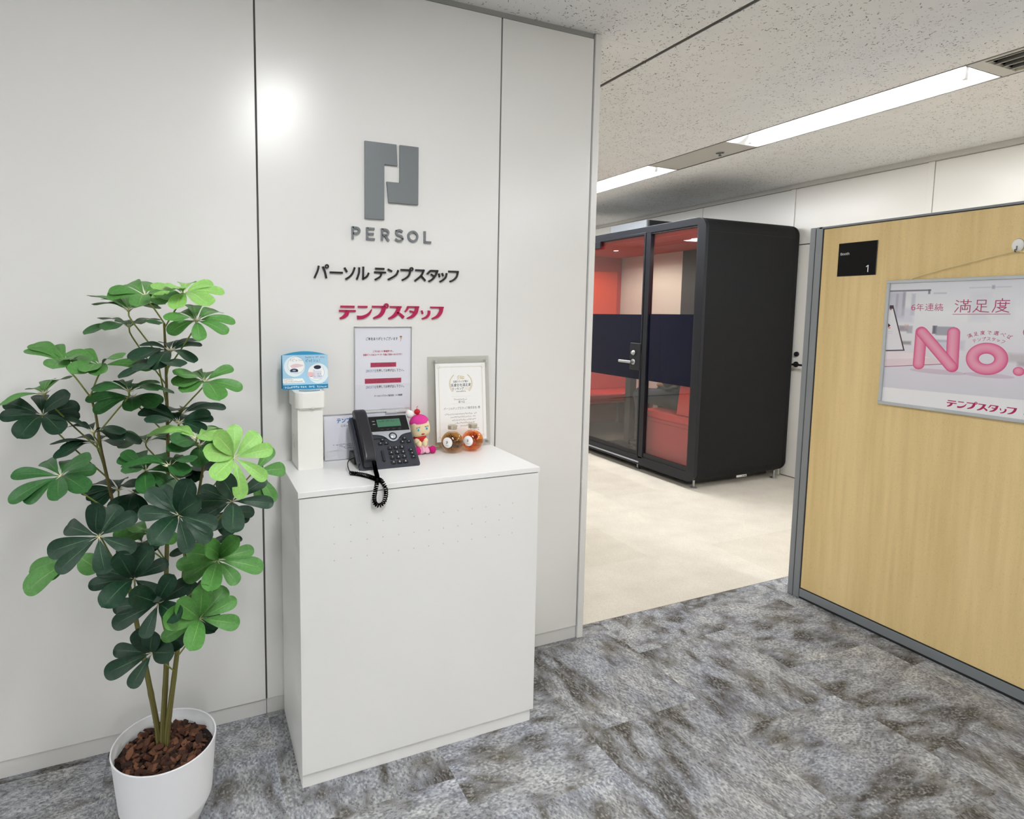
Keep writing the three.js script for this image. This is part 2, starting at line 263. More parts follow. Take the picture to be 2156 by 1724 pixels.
{ // sprinkler on the cover plate
  const t = thing('sprinkler_head', 'small chrome sprinkler head on the plate between two ceiling lights', 'sprinkler', [3.44, CEIL + 0.002, -1.102]);
  mesh('escutcheon', lathe([[0, -0.006], [0.026, -0.006], [0.03, 0], [0, 0]], 28), M.chrome, t);
  mesh('nozzle', join(lathe([[0, -0.02], [0.008, -0.02], [0.008, -0.006], [0, -0.006]], 16), lathe([[0, -0.023], [0.013, -0.0225], [0.013, -0.021], [0, -0.021]], 20)), std(0x8a8c8e, 0.3, { metalness: 0.9 }), t);
}

// ---------------------------------------------------------------- the white reception wall
const wallA = struct('wall_left', box(-4.1, 1.533, 0, CEIL + 0.1, -0.1, -0.022), M.joint);
for (const [a, b] of [[-4.1, -3.3963], [-3.3903, -2.4963], [-2.4903, -1.5963], [-1.5903, -0.6963], [-0.6903, 0.2037], [0.2097, 1.104], [1.110, 1.5285]]) {
  mesh('wall_panel', box(a, b, 0.058, 2.546, -0.02, 0, 0.0012), M.wall, wallA);
  mesh('kickboard', box(a - 0.002, b + 0.002, 0, 0.056, -0.022, -0.006), M.wallKick, wallA);
}
mesh('top_channel', box(-4.1, 1.53, 2.549, CEIL, -0.022, -0.004), M.greyTrim, wallA);
for (const x of [-0.6933, 0.2067, 1.107, 1.5315]) mesh('panel_joint', box(x - 0.0035, x + 0.0035, 0.0565, 2.547, -0.0215, -0.007), M.joint, wallA);
mesh('end_post', box(1.5345, 1.563, 0, CEIL - 0.002, -0.104, 0.005, 0.0015), M.wall, wallA);
// ---------------------------------------------------------------- the panelled wall on the right, its door and ceiling trim
const wallR = struct('wall_right', box(4.885, 5.0, 0, CEIL + 0.1, -6.05, 9.2), M.joint);
for (const [a, b, x] of [[-5.99, -4.0, 4.865], [-3.995, -2.6, 4.865], [-2.595, -1.612, 4.865], [-1.568, -0.562, 4.86], [-0.516, 0.9, 4.86], [0.906, 2.4, 4.86], [2.406, 4.2, 4.86], [4.206, 6.6, 4.86], [6.606, 9.1, 4.86]]) {
  const isDoor = a === -1.568;
  mesh('wall_panel', box(x, 4.886, isDoor ? 2.052 : 0.06, 2.53, a, b, 0.001), M.wall, wallR);
  if (!isDoor) mesh('kickboard', box(x + 0.008, 4.886, 0, 0.058, a, b), M.wallKick, wallR);
}
for (const z of [-1.59, -0.539]) mesh('wall_post', box(4.852, 4.886, 0, 2.532, z - 0.0205, z + 0.0205, 0.0015), M.wall, wallR);
struct('trim_1', join(box(4.83, 4.886, 2.532, CEIL, -1.61, 9.1, 0.002), box(4.85, 4.886, 2.532, CEIL, -6, -1.612, 0.002)), std(0xc4c3be, 0.6));
const door = struct('door_1');
mesh('door_leaf', box(4.863, 4.886, 0.008, 2.044, -1.56, -0.57, 0.0015), M.wall, door);
{
  const hd = join(lathe([[0, 0], [0.024, 0], [0.024, 0.008], [0, 0.008]], 24).rotateZ(Math.PI / 2).translate(4.863, 1.01, -1.47), rodBetween(V(4.86, 1.01, -1.47), V(4.815, 1.01, -1.47), 0.009), rodBetween(V(4.818, 1.01, -1.475), V(4.818, 1.01, -1.36), 0.009));
  mesh('door_handle', hd, std(0x2a2a2c, 0.35, { metalness: 0.6 }), door);
  mesh('lock', join(lathe([[0, 0], [0.022, 0], [0.02, 0.012], [0, 0.012]], 24).rotateZ(Math.PI / 2).translate(4.863, 1.10, -1.47), box(4.835, 4.855, 1.092, 1.108, -1.474, -1.466, 0.002)), std(0x2a2a2c, 0.35, { metalness: 0.6 }), door);
}
// the walls that close the two rooms behind and beside the camera
struct('wall_far', box(-2.1, 5.0, 0, CEIL + 0.2, -6.15, -6.02), M.wall);
struct('wall_near', box(-4.2, 5.0, 0, CEIL + 0.2, 9.12, 9.25), M.wall);
struct('wall_side', box(-4.25, -4.1, 0, CEIL + 0.2, -0.1, 9.2), M.wall);
struct('wall_side', box(-2.2, -2.05, 0, CEIL + 0.2, -6.1, -0.1), M.wall);

// ---------------------------------------------------------------- emblem and lettering fixed to the reception wall (metres on the wall plane)
const mm = (pts) => pts.map(([x, y]) => [x / 1000, y / 1000]);
const signGrey = std(0x7b8083, 0.38, { metalness: 0.25 }), signBlack = std(0x101010, 0.35), signRed = std(0xb3124e, 0.35);
{
  const t = thing('wall_emblem', 'large grey two-piece geometric emblem on the white reception wall', 'emblem', [0.67, 1.9, 0.0005]);
  for (const p of [[[569, 2029], [684, 2029], [688, 1957], [639, 1957], [639, 1764], [569, 1764]], [[698, 2029], [768, 2029], [768, 1826], [656, 1826], [649, 1897], [698, 1897]]])
    mesh('emblem_piece', extrude(polyShape(mm(p)), 0.009, 0.0006).translate(-0.67, -1.9, 0), signGrey, t);
}
function lettering(name, label, at, mat, letters, depth) {
  const t = thing(name, label, 'lettering', [at[0] / 1000, at[1] / 1000, 0.0005]);
  for (const geos of letters) mesh('letter', join(geos).translate(-at[0] / 1000, -at[1] / 1000, 0), mat, t);
}
{
  const w = 7.4, S = (...p) => p.map((q) => stroke(mm(q), w / 1000, 0.008)).flat(), arc = (cx, cy, r, a0, a1, ry = r) => Array.from({ length: 9 }, (_, i) => { const a = (a0 + (a1 - a0) * i / 8) * Math.PI / 180; return [cx + r * Math.cos(a), cy + ry * Math.sin(a)]; });
  lettering('wall_lettering', 'grey widely spaced capital letters right under the large wall emblem', [671, 1711], signGrey, [
    S([[525, 1690], [525, 1733]], [[524, 1729.5], [537, 1729.5]], arc(537, 1719.5, 12, 90, -90, 10), [[537, 1709.5], [525, 1709.5]]),
    S([[577, 1690], [577, 1733]], [[577, 1729.5], [604, 1729.5]], [[577, 1711.5], [601, 1711.5]], [[577, 1693.5], [605, 1693.5]]),
    S([[632, 1690], [632, 1733]], [[631, 1729.5], [644, 1729.5]], arc(644, 1719.5, 11.5, 90, -90, 10), [[644, 1709.5], [632, 1709.5]], [[644, 1709], [657, 1690]]),
    S([[709, 1725], [703, 1729], [695, 1730], [687, 1727], [685.5, 1720], [690, 1714.5], [698, 1711.5], [706, 1708.5], [709, 1701], [705, 1695], [697, 1693], [689, 1694.5], [682, 1699]]),
    [ring(0.7495, 1.7115, 0.0172, 0.0074, 0.008)],
    S([[796, 1690], [796, 1733]], [[796, 1693.5], [821, 1693.5]]),
  ], 0.008);
  const B = (p, ww = 6.2) => p.map((q) => stroke(mm(q), ww / 1000, 0.007)).flat(), r = (x, y) => ring(x / 1000, y / 1000, 0.0056, 0.0036, 0.007);
  lettering('wall_lettering', 'black katakana company name line across the middle of the white wall', [668, 1570], signBlack, [
    [...B([[[405, 1592], [401, 1575], [390, 1550]], [[419, 1590], [426, 1573], [431, 1550]]]), r(433, 1591)],
    B([[[443, 1571], [489, 1571]]]),
    B([[[495, 1589], [504, 1574]], [[532, 1591], [524, 1571], [513, 1558], [499, 1549]]]),
    B([[[548, 1592], [547, 1572], [539, 1549]], [[563, 1595], [562, 1552], [576, 1561], [583, 1574]]]),
    B([[[607, 1590], [641, 1590]], [[603, 1577], [647, 1577]], [[630, 1576], [625, 1562], [606, 1550]]]),
    B([[[654, 1589], [670, 1582]], [[694, 1587], [684, 1569], [655, 1552]]]),
    [...B([[[703, 1589], [740, 1589], [736, 1572], [723, 1559], [708, 1551]]]), r(745, 1593)],
    B([[[760, 1590], [793, 1590], [783, 1571], [758, 1550]], [[783, 1570], [800, 1552]]]),
    B([[[820, 1590], [848, 1590], [840, 1573], [827, 1558], [813, 1550]], [[820, 1590], [807, 1577]], [[822, 1577], [835, 1570]]]),
    B([[[854, 1581], [857, 1567]], [[867, 1583], [871, 1571]], [[886, 1583], [882, 1568], [872, 1558], [858, 1550]]]),
    B([[[893, 1590], [932, 1590], [928, 1573], [915, 1559], [899, 1552]]]),
  ]);
}
// the bold brush-like logotype: [points, widths] in millimetres; used on the wall and, as print, on the poster
const LOGO = [
  [[[[480, 1453], [531, 1453]], 6.5], [[[475, 1438], [535, 1438]], 6.5], [[[505, 1438], [501, 1425], [489, 1415], [478, 1411]], [15, 14, 10, 5]]],
  [[[[543, 1453], [578, 1453]], 6.5], [[[594, 1444], [582, 1427], [561, 1416], [540, 1415]], [3, 9, 12, 13]]],
  [[[[595, 1454], [648, 1454]], 6.5], [[[639, 1454], [636, 1438], [624, 1422], [600, 1412]], [15, 15, 12, 5]]],
  [[[[662, 1454], [707, 1454]], 6], [[[698, 1454], [690, 1435], [675, 1419], [657, 1411]], [15, 14, 11, 5]], [[[689, 1434], [702, 1427], [715, 1415]], [6, 9, 12]]],
  [[[[730, 1455], [776, 1455]], 5.5], [[[733, 1455], [727, 1444], [720, 1436]], [8, 7, 4]], [[[768, 1454], [763, 1436], [749, 1420], [728, 1412]], [14, 14, 11, 4]], [[[739, 1439], [755, 1436]], 6]],
  [[[[786, 1442], [790, 1429]], 6.5], [[[816, 1442], [814, 1427], [803, 1416], [787, 1411]], [10, 10, 8, 4]]],
  [[[[821, 1454], [875, 1454]], 6], [[[867, 1455], [863, 1437], [849, 1420], [827, 1411]], [14, 14, 11, 4]]],
];
lettering('wall_lettering', 'crimson slanted katakana logotype above the paper notice', [675, 1433], signRed, LOGO.map((l, i) => [...l.map(([p, w]) => stroke(mm(p), Array.isArray(w) ? w.map((q) => q / 1000) : w / 1000, 0.006)).flat(), ...(i === 2 ? [ring(0.6485, 1.4575, 0.0068, 0.0052, 0.006)] : [])]));
function printLogo(c, x0, y0, s, color) {               // flat print of the same logotype, x0,y0 = left, baseline in pixels
  c.strokeStyle = color; c.fillStyle = color; c.lineCap = 'butt';
  LOGO.forEach((l, i) => {
    for (const [p, w] of l) {
      const q = p.map(([a, b]) => new THREE.Vector2(x0 + (a - 474) * s, y0 - (b - 1411) * s)), cv = q.length > 2 ? new THREE.SplineCurve(q) : new THREE.LineCurve(q[0], q[1]), n = 16, L = [], R = [], ww = Array.isArray(w) ? w : [w, w];
      for (let k = 0; k <= n; k++) { const t = k / n, pt = cv.getPoint(t), d = cv.getTangent(t), f = t * (ww.length - 1), j = Math.min(Math.floor(f), ww.length - 2), h = (ww[j] + (ww[j + 1] - ww[j]) * (f - j)) * s / 2; L.push([pt.x - d.y * h, pt.y + d.x * h]); R.unshift([pt.x + d.y * h, pt.y - d.x * h]); }
      c.beginPath(); [...L, ...R].forEach(([a, b], k) => (k ? c.lineTo(a, b) : c.moveTo(a, b))); c.closePath(); c.fill();
    }
    if (i === 2) { c.lineWidth = 5.2 * s; c.beginPath(); c.arc(x0 + (648.5 - 474) * s, y0 - (1457.5 - 1411) * s, 6.8 * s, 0, 7); c.stroke(); }
  });
}

// ---------------------------------------------------------------- the reception counter
const TOP = 0.917;
{
  const t = thing('reception_counter', 'white reception counter cabinet against the panelled wall', 'counter', [0.667, 0, 0.195]);
  const at = (x0, x1, y0, y1, z0, z1, r = 0) => box(x0 - 0.667, x1 - 0.667, y0, y1, z0 - 0.195, z1 - 0.195, r);
  mesh('counter_top', at(0.2635, 1.0725, TOP - 0.0175, TOP, 0.001, 0.3925, 0.0015), M.counterTop, t);
  mesh('side_panel', at(0.267, 0.285, 0.0, TOP - 0.0185, 0.002, 0.371, 0.001), M.counter, t);
  mesh('side_panel', at(1.051, 1.069, 0.0, TOP - 0.0185, 0.002, 0.371, 0.001), M.counter, t);
  mesh('front_panel', at(0.2665, 1.0705, 0.045, TOP - 0.0205, 0.3715, 0.3895, 0.0012), M.counter, t);
  mesh('kick_panel', at(0.268, 1.061, 0.0, 0.043, 0.36, 0.3825, 0.001), M.counter, t);
  mesh('back_panel', at(0.285, 1.051, 0.0, TOP - 0.02, 0.004, 0.012), M.counter, t);
  const dots = [];
  for (let j = 0; j < 3; j++) for (let i = 0; i < 13; i++) { const g = new THREE.SphereGeometry(0.0021, 8, 6); g.scale(1, 1, 0.28); g.translate(0.368 + i * 0.05018 - 0.667, 0.802 - j * 0.0513, 0.3896 - 0.195); dots.push(g); }
  const d = mesh('screw_cover', join(dots), std(0xcfcfca, 0.4), t); d.userData.kind = 'stuff';
}

// ---------------------------------------------------------------- paper notice in a clear holder on the wall
function sheet(w, h, tex, thick = 0.0004) {              // a printed sheet: paper with its print on the front face
  const g = new THREE.BoxGeometry(w, h, thick); const m = std(0xffffff, 0.72, { map: tex });
  return [g, [M.paper, M.paper, M.paper, M.paper, m, M.paper]];
}
{
  const t = thing('notice_holder', 'paper visitor notice in clear acrylic holder under crimson logotype', 'notice', [0.637, 1.223, 0.0]);
  mesh('acrylic_plate', box(-0.108, 0.108, -0.158, 0.158, 0.0065, 0.0085, 0.0008), M.pane, t);
  mesh('back_plate', box(-0.108, 0.108, -0.158, 0.158, 0.0005, 0.0025, 0.0008), std(0xe4e4e4, 0.4), t);
  const tex = canvasTex(840, 1188, (c, w, h) => {
    c.fillStyle = '#e6e7ee'; c.fillRect(0, 0, w, h);
    jcentre(c, 'ご来社ありがとうございます', 400, 128, 46, 4.6, '#1e1e24', 0.82);
    c.fillStyle = '#d8a070'; c.beginPath(); c.arc(692, 138, 14, 0, 7); c.fill(); c.fillStyle = '#7a3a2a'; c.fillRect(674, 112, 34, 14); c.strokeStyle = '#d8a070'; c.lineWidth = 9; c.beginPath(); c.moveTo(694, 150); c.lineTo(684, 186); c.stroke(); // small waving figure, plain
    jcentre(c, 'こちらはCAD事業部です。', 420, 316, 33, 4.2, '#a01530', 0.8);
    jcentre(c, '派遣オフィスはエレベーターを挟んで向かいの入口です！', 420, 366, 32, 4, '#a01530', 0.72);
    c.fillStyle = '#b4144c'; c.fillRect(228, 498, 390, 66); c.fillRect(142, 730, 556, 72);
    marks(c, 240, 512, 366, 40, '#7c1838', 4); marks(c, 156, 746, 530, 40, '#7c1838', 4);
    for (const y of [592, 830]) { let x = jtext(c, '[80373]', 158, y, 48, 4, '#1f3f86'); jtext(c, 'を押してお呼び出し下さい。', x, y + 1, 46, 4.2, '#33333b', 0.74); }
    jtext(c, 'パーソルテンプスタッフ株式会社 CAD事業部', 282, 972, 31, 3.4, '#33333a', 0.66);
  });
  const [g, ms] = sheet(0.21, 0.297, tex); const p = mesh('paper', g, ms, t); p.position.set(0, 0.004, 0.0045);
  const rim = (w, h, z0, z1) => join(box(-w, w, h - 0.0009, h, z0, z1), box(-w, w, -h, -h + 0.0009, z0, z1), box(-w, -w + 0.0009, -h + 0.0009, h - 0.0009, z0, z1), box(w - 0.0009, w, -h + 0.0009, h - 0.0009, z0, z1));
  mesh('acrylic_edge', rim(0.1088, 0.1588, 0.0003, 0.0087), std(0xb4b6b8, 0.3), t);
  mesh('support_lip', box(-0.108, 0.05, -0.1665, -0.158, 0.0005, 0.016, 0.001), phys({ color: 0xe8e8ec, roughness: 0.1, transmission: 0.6, thickness: 0 }), t);
}

// ---------------------------------------------------------------- hand sanitiser dispenser with its card
{
  const t = thing('sanitiser_dispenser', 'white automatic hand sanitiser dispenser on the counter left end', 'dispenser', [0.345, TOP, 0.085]);
  const white = std(0xf3f2ec, 0.4), inner = std(0xe9e7df, 0.45);
  mesh('column', extrude(roundedShape(-0.0395, 0.0395, 0, 0.207, 0.004), 0.124, 0.002, 6).translate(0, 0, -0.062), white, t);
  // head: rounded in plan, its top falling a little to the front
  const plan = new THREE.Shape(); plan.moveTo(-0.047, -0.064); plan.lineTo(0.047, -0.064); plan.lineTo(0.047, 0.052); plan.quadraticCurveTo(0.047, 0.070, 0.026, 0.0725); plan.lineTo(-0.026, 0.0725); plan.quadraticCurveTo(-0.047, 0.070, -0.047, 0.052); plan.closePath();
  const head = extrude(plan, 0.05, 0.0015, 8).rotateX(Math.PI / 2).translate(0, 0.2555, 0);
  mesh('head', head, white, t);
  mesh('recess', box(-0.036, 0.036, 0.198, 0.206, 0.03, 0.068, 0.001), inner, t);
  const oval = (r, y0, y1) => { const g = new THREE.CylinderGeometry(r, r, y1 - y0, 40); g.scale(1, 1, 0.62); return g.translate(0.004, (y0 + y1) / 2, 0.03); };
  mesh('display_rim', oval(0.0345, 0.2555, 0.2585), std(0x4a5f6c, 0.35), t);
  mesh('display', oval(0.031, 0.257, 0.2593), std(0xb9d2dc, 0.15), t);
  mesh('sensor', new THREE.SphereGeometry(0.0065, 16, 10).translate(0.006, 0.2045, 0.0695), std(0xd9d8d2, 0.25), t);
  mesh('side_latch', join(box(-0.0422, -0.0405, 0.06, 0.078, -0.012, -0.008, 0.0008), box(-0.0422, -0.0405, 0.10, 0.106, -0.02, -0.016, 0.0008), box(-0.0485, -0.0465, 0.225, 0.229, 0.0, 0.004, 0.0008)), std(0xc9c8c0, 0.4), t);
  const k = thing('display_card', 'light blue printed card standing on top of the hand sanitiser dispenser', 'card', [0.344, TOP + 0.2572, 0.062]);
  const tex = canvasTex(900, 690, (c, w, h) => {
    c.fillStyle = '#a9d3ea'; c.fillRect(0, 0, w, h); c.fillStyle = '#1f86b4'; c.fillRect(0, 600, w, 90);
    c.fillStyle = '#e6f1f4'; for (const [x, y, r] of [[235, 230, 205], [705, 380, 205]]) { c.beginPath(); c.arc(x, y, r, 0, 7); c.fill(); }
    c.fillStyle = '#f7f7f5'; c.strokeStyle = '#7ab0cc'; c.lineWidth = 4; for (const [x, y, r] of [[268, 205, 165], [660, 360, 165]]) { c.beginPath(); c.arc(x, y, r, 0, 7); c.fill(); c.stroke(); }
    jtext(c, '1ピッ！', 145, 72, 62, 4, '#8b98a0'); marks(c, 330, 96, 90, 26, '#9aa4aa', 2.5);
    c.fillStyle = '#e9cfd2'; c.beginPath(); c.moveTo(150, 215); c.quadraticCurveTo(260, 140, 420, 215); c.quadraticCurveTo(330, 250, 180, 262); c.fill();
    c.fillStyle = '#222a44'; c.beginPath(); c.ellipse(225, 315, 80, 44, 0, 0, 7); c.fill(); c.fillStyle = '#8fa4c0'; c.beginPath(); c.ellipse(225, 308, 34, 16, 0, 0, 7); c.fill(); c.fillStyle = '#dfe4ea'; c.fillRect(150, 340, 230, 24);
    c.fillStyle = '#dde0ea'; c.fillRect(600, 300, 170, 190); c.fillStyle = '#f3f3f5'; c.fillRect(640, 240, 150, 90); c.fillStyle = '#222a44'; c.beginPath(); c.ellipse(690, 255, 74, 40, 0, 0, 7); c.fill();
    c.fillStyle = '#eec3c6'; c.beginPath(); c.moveTo(490, 360); c.quadraticCurveTo(600, 330, 640, 400); c.lineTo(560, 450); c.lineTo(490, 430); c.fill(); marks(c, 545, 425, 110, 26, '#7a4a70', 3); marks(c, 690, 380, 80, 24, '#5a6a90', 3); marks(c, 690, 425, 100, 24, '#3a6aa0', 3);
    marks(c, 445, 36, 200, 30, '#26485c', 3); marks(c, 660, 34, 190, 30, '#a03050', 3); jtext(c, 'ピッとシュ！', 452, 84, 68, 5, '#1f4a66', 0.8);
    c.fillStyle = '#f7f7f4'; c.beginPath(); c.moveTo(0, 470); c.lineTo(390, 470); c.lineTo(440, 560); c.lineTo(0, 560); c.fill(); marks(c, 20, 482, 200, 26, '#8a6a58', 2.5); marks(c, 20, 520, 380, 26, '#8a6a58', 2.5);
    marks(c, 800, 562, 90, 18, '#3a6a80', 2); marks(c, 40, 626, 270, 40, '#ffffff', 4.5); marks(c, 345, 626, 530, 40, '#ffffff', 4.5);
  });
  const [g, ms] = sheet(0.15, 0.115, tex, 0.0008); g.translate(0, 0.0575, 0); g.rotateX(-0.08); mesh('front_leaf', g, ms, k).position.set(0, 0.0005, 0.016);
  const arch = new THREE.Shape(); arch.moveTo(-0.076, 0); arch.lineTo(0.076, 0); arch.lineTo(0.076, 0.113); arch.quadraticCurveTo(0, 0.139, -0.076, 0.113); arch.closePath();
  mesh('back_leaf', extrude(arch, 0.0008).rotateX(0.07).translate(0, 0.0005, -0.018), std(0x3ea3cf, 0.6), k);
}

// ---------------------------------------------------------------- leaflet in an acrylic stand behind the telephone
{
  const t = thing('leaflet_stand', 'clear acrylic stand with a white leaflet behind the desk telephone', 'stand', [0.522, TOP, 0.045]);
  const tilt = -0.1, up = (g) => g.rotateX(tilt);
  mesh('acrylic_front', up(box(-0.113, 0.113, 0.0, 0.158, 0.0045, 0.0065, 0.0008)).translate(0, 0.0012, 0.012), M.pane, t);
  mesh('acrylic_back', up(box(-0.113, 0.113, 0.0, 0.158, -0.001, 0.001, 0.0008)).translate(0, 0.0012, 0.012), std(0xe9e9ee, 0.3), t);
  mesh('acrylic_edge', up(join(box(-0.1138, -0.113, 0, 0.158, -0.001, 0.0067), box(0.113, 0.1138, 0, 0.158, -0.001, 0.0067), box(-0.1138, 0.1138, 0.158, 0.1587, -0.001, 0.0067))).translate(0, 0.0012, 0.012), std(0xb4b6ba, 0.3), t);
  mesh('acrylic_foot', box(-0.113, 0.113, 0.0, 0.002, -0.04, 0.02, 0.0008), phys({ color: 0xe9ecee, roughness: 0.08, transmission: 0.7, thickness: 0 }), t);
  const tex = canvasTex(880, 480, (c, w, h) => {
    c.fillStyle = '#e9eaf3'; c.fillRect(0, 0, w, h);
    jtext(c, 'テンプ', 168, 28, 74, 11, '#2a6ab4', 0.92); c.font = 'italic bold 84px sans-serif'; c.fillStyle = '#2a6ab4'; c.fillText('CAD', 376, 96);
    jtext(c, '公式Instagram開', 225, 124, 34, 2.6, '#4a4a52'); marks(c, 470, 128, 80, 26, '#4a4a52', 2); marks(c, 330, 166, 220, 18, '#88888e', 1.6);
    marks(c, 110, 392, 640, 20, '#44444c', 2); marks(c, 200, 418, 480, 20, '#44444c', 2); marks(c, 260, 444, 360, 20, '#44444c', 2);
  });
  const [g, ms] = sheet(0.22, 0.12, tex); g.rotateX(tilt); mesh('leaflet', g, ms, t).position.set(0, 0.0935, 0.0055);
}

// ---------------------------------------------------------------- desk telephone
{
  const o = V(0.4945, TOP + 0.0025, 0.2315), t = thing('desk_phone', 'black and silver corded desk telephone on the white counter', 'telephone', [o.x, TOP, o.z]);
  const c45 = Math.SQRT1_2, face = new THREE.Matrix4().makeBasis(V(1, 0, 0), V(0, c45, -c45), V(0, c45, c45)).setPosition(0, 0.0025, 0);
  const F = (g) => g.applyMatrix4(face), body = std(0x30343d, 0.42), dark = std(0x0d0e11, 0.3), silver = std(0xc9ccd4, 0.3, { metalness: 0.55 }), key = std(0x17181c, 0.4), glyph = std(0xdfe2e6, 0.5), hand = std(0x26262c, 0.3);
  mesh('body', F(extrude(roundedShape(0, 0.205, 0.0, 0.213, 0.011), 0.02, 0.002, 8).translate(0, 0, -0.024)), body, t);
  mesh('screen_panel', F(extrude(polyShape([[0.061, 0.1435], [0.2035, 0.1425], [0.2005, 0.2075], [0.0625, 0.207]]), 0.0016, 0.0004).translate(0, 0, -0.0005)), dark, t);
  mesh('silver_edge', F(join(box(0.06, 0.203, 0.2075, 0.2125, -0.002, 0.0022, 0.001), box(0.2005, 0.2045, 0.1425, 0.2085, -0.002, 0.002, 0.001), box(0.0565, 0.0612, 0.144, 0.2125, -0.002, 0.002, 0.001))), silver, t);
  mesh('display', F(box(0.0885, 0.1738, 0.1622, 0.194, 0.0008, 0.0022)), std(0x4d7a62, 0.25), t);
  const txt = []; for (const [y, n, x0] of [[0.189, 9, 0.108], [0.1845, 16, 0.096]]) for (let i = 0; i < n; i++) if (rnd() > 0.15) txt.push(F(box(x0 + i * 0.0042, x0 + i * 0.0042 + 0.003, y - 0.0011, y + 0.0011, 0.0022, 0.00235)));
  mesh('display_text', join(txt), std(0x1d3328, 0.5), t);
  const sv = new THREE.Shape(); sv.moveTo(0.0622, 0.1435); sv.lineTo(0.2032, 0.1425); sv.lineTo(0.2015, 0.1335); sv.quadraticCurveTo(0.176, 0.131, 0.165, 0.125); sv.quadraticCurveTo(0.156, 0.119, 0.151, 0.111); sv.quadraticCurveTo(0.133, 0.092, 0.115, 0.111); sv.quadraticCurveTo(0.11, 0.119, 0.102, 0.124); sv.quadraticCurveTo(0.092, 0.131, 0.064, 0.1335); sv.closePath();
  mesh('silver_panel', F(extrude(sv, 0.0022, 0.0006, 10).translate(0, 0, -0.0003)), silver, t);
  mesh('navigation_ring', F(new THREE.TorusGeometry(0.0125, 0.0021, 10, 36).translate(0.1335, 0.1215, 0.003)), dark, t);
  mesh('navigation_button', F(new THREE.SphereGeometry(0.0108, 24, 12).scale(1, 1, 0.34).translate(0.1335, 0.1215, 0.0022)), silver, t);
  const keyGeo = (x, y, w = 0.0155, h = 0.0108) => F(extrude(roundedShape(x - w / 2, x + w / 2, y - h / 2, y + h / 2, 0.0022), 0.002, 0.0006, 3).translate(0, 0, -0.0002));
  function keyMark(x, y, ch) {                          // figures and symbols as thin raised print
    const S = (...p) => p.map((q) => stroke(q.map(([a, b]) => [x + a * 0.0021, y + b * 0.0029]), 0.0009, 0.0002)).flat().map((g) => F(g.translate(0, 0, 0.0025)));
    const N = { 1: [[[-0.4, 0.6], [0.1, 1], [0.1, -1]]], 2: [[[-0.9, 0.8], [0.6, 0.9], [0.7, 0.2], [-0.8, -1], [0.9, -1]]], 3: [[[-0.8, 1], [0.7, 0.8], [-0.1, 0.1], [0.8, -0.5], [-0.8, -1]]], 4: [[[0.4, -1], [0.4, 1], [-0.9, -0.4], [0.9, -0.4]]], 5: [[[0.8, 1], [-0.7, 1], [-0.7, 0.2], [0.7, 0], [0.6, -0.9], [-0.8, -1]]], 6: [[[0.7, 1], [-0.6, 0.2], [-0.5, -0.9], [0.6, -0.9], [0.6, 0], [-0.6, -0.1]]], 7: [[[-0.8, 1], [0.8, 1], [-0.1, -1]]], 8: [[[0, 0.1], [0.7, 0.6], [0, 1], [-0.7, 0.6], [0, 0.1], [0.8, -0.5], [0, -1], [-0.8, -0.5], [0, 0.1]]], 9: [[[0.6, 0.2], [-0.6, 0.2], [-0.5, 0.9], [0.6, 0.9], [0.5, -0.4], [-0.5, -1]]], 0: [[[0, 1], [0.7, 0], [0, -1], [-0.7, 0], [0, 1]]], '*': [[[-0.8, 0], [0.8, 0]], [[-0.4, 0.8], [0.4, -0.8]], [[0.4, 0.8], [-0.4, -0.8]]], '#': [[[-0.9, 0.4], [0.9, 0.4]], [[-0.9, -0.4], [0.9, -0.4]], [[-0.4, 1], [-0.4, -1]], [[0.4, 1], [0.4, -1]]], b: [[[-0.9, 0.3], [0.9, 0.3]], [[-0.9, -0.4], [0.9, -0.4]]] };
    return S(...(N[ch] ?? N.b));
  }
  const addKey = (x, y, ch, w, h) => { const k = mesh('key', keyGeo(x, y, w, h), key, t); mesh('key_mark', join(keyMark(x, y + 0.0002, ch)), glyph, k); };
  ['123', '456', '789', '*0#'].forEach((row, j) => [...row].forEach((ch, i) => addKey(0.1135 + i * 0.0212, 0.0755 - j * 0.0187, ch)));
  for (const [x, y] of [[0.0937, 0.1105], [0.084, 0.0965], [0.1044, 0.0965], [0.1735, 0.1105], [0.1633, 0.0965], [0.1865, 0.0965], [0.185, 0.0618], [0.1865, 0.0485], [0.188, 0.0345]]) addKey(x, y, 'b', 0.0145, 0.0092);
  mesh('volume_rocker', F(extrude(roundedShape(0.0795, 0.0875, 0.027, 0.068, 0.002), 0.0022, 0.0006, 3)), key, t);
  for (const y of [0.0642, 0.0308]) mesh('rocker_mark', join(keyMark(0.0835, y, 'b')), glyph, t);
  for (let i = 0; i < 4; i++) mesh('soft_key', F(box(0.0965 + i * 0.0213, 0.1065 + i * 0.0213, 0.1502, 0.1538, 0.0006, 0.0022, 0.0006)), std(0x3a3c42, 0.4), t);
  for (const y of [0.1735, 0.1858]) mesh('line_key', F(box(0.0722, 0.082, y, y + 0.0038, 0.0006, 0.0022, 0.0006)), std(0x8a8d92, 0.4), t);
  // cradle and handset on the left
  mesh('cradle', F(join(box(-0.006, 0.057, 0.004, 0.207, -0.018, -0.001, 0.004), box(-0.009, -0.002, 0.02, 0.2, -0.016, 0.012, 0.003))), body, t);
  const prof = new THREE.Shape(); prof.moveTo(0.012, 0.003); prof.quadraticCurveTo(0.012, 0.026, 0.03, 0.029); prof.bezierCurveTo(0.07, 0.034, 0.15, 0.034, 0.19, 0.03); prof.quadraticCurveTo(0.221, 0.026, 0.222, 0.006); prof.quadraticCurveTo(0.205, -0.001, 0.178, 0.001); prof.bezierCurveTo(0.16, 0.012, 0.08, 0.012, 0.062, 0.002); prof.quadraticCurveTo(0.035, -0.002, 0.012, 0.003);
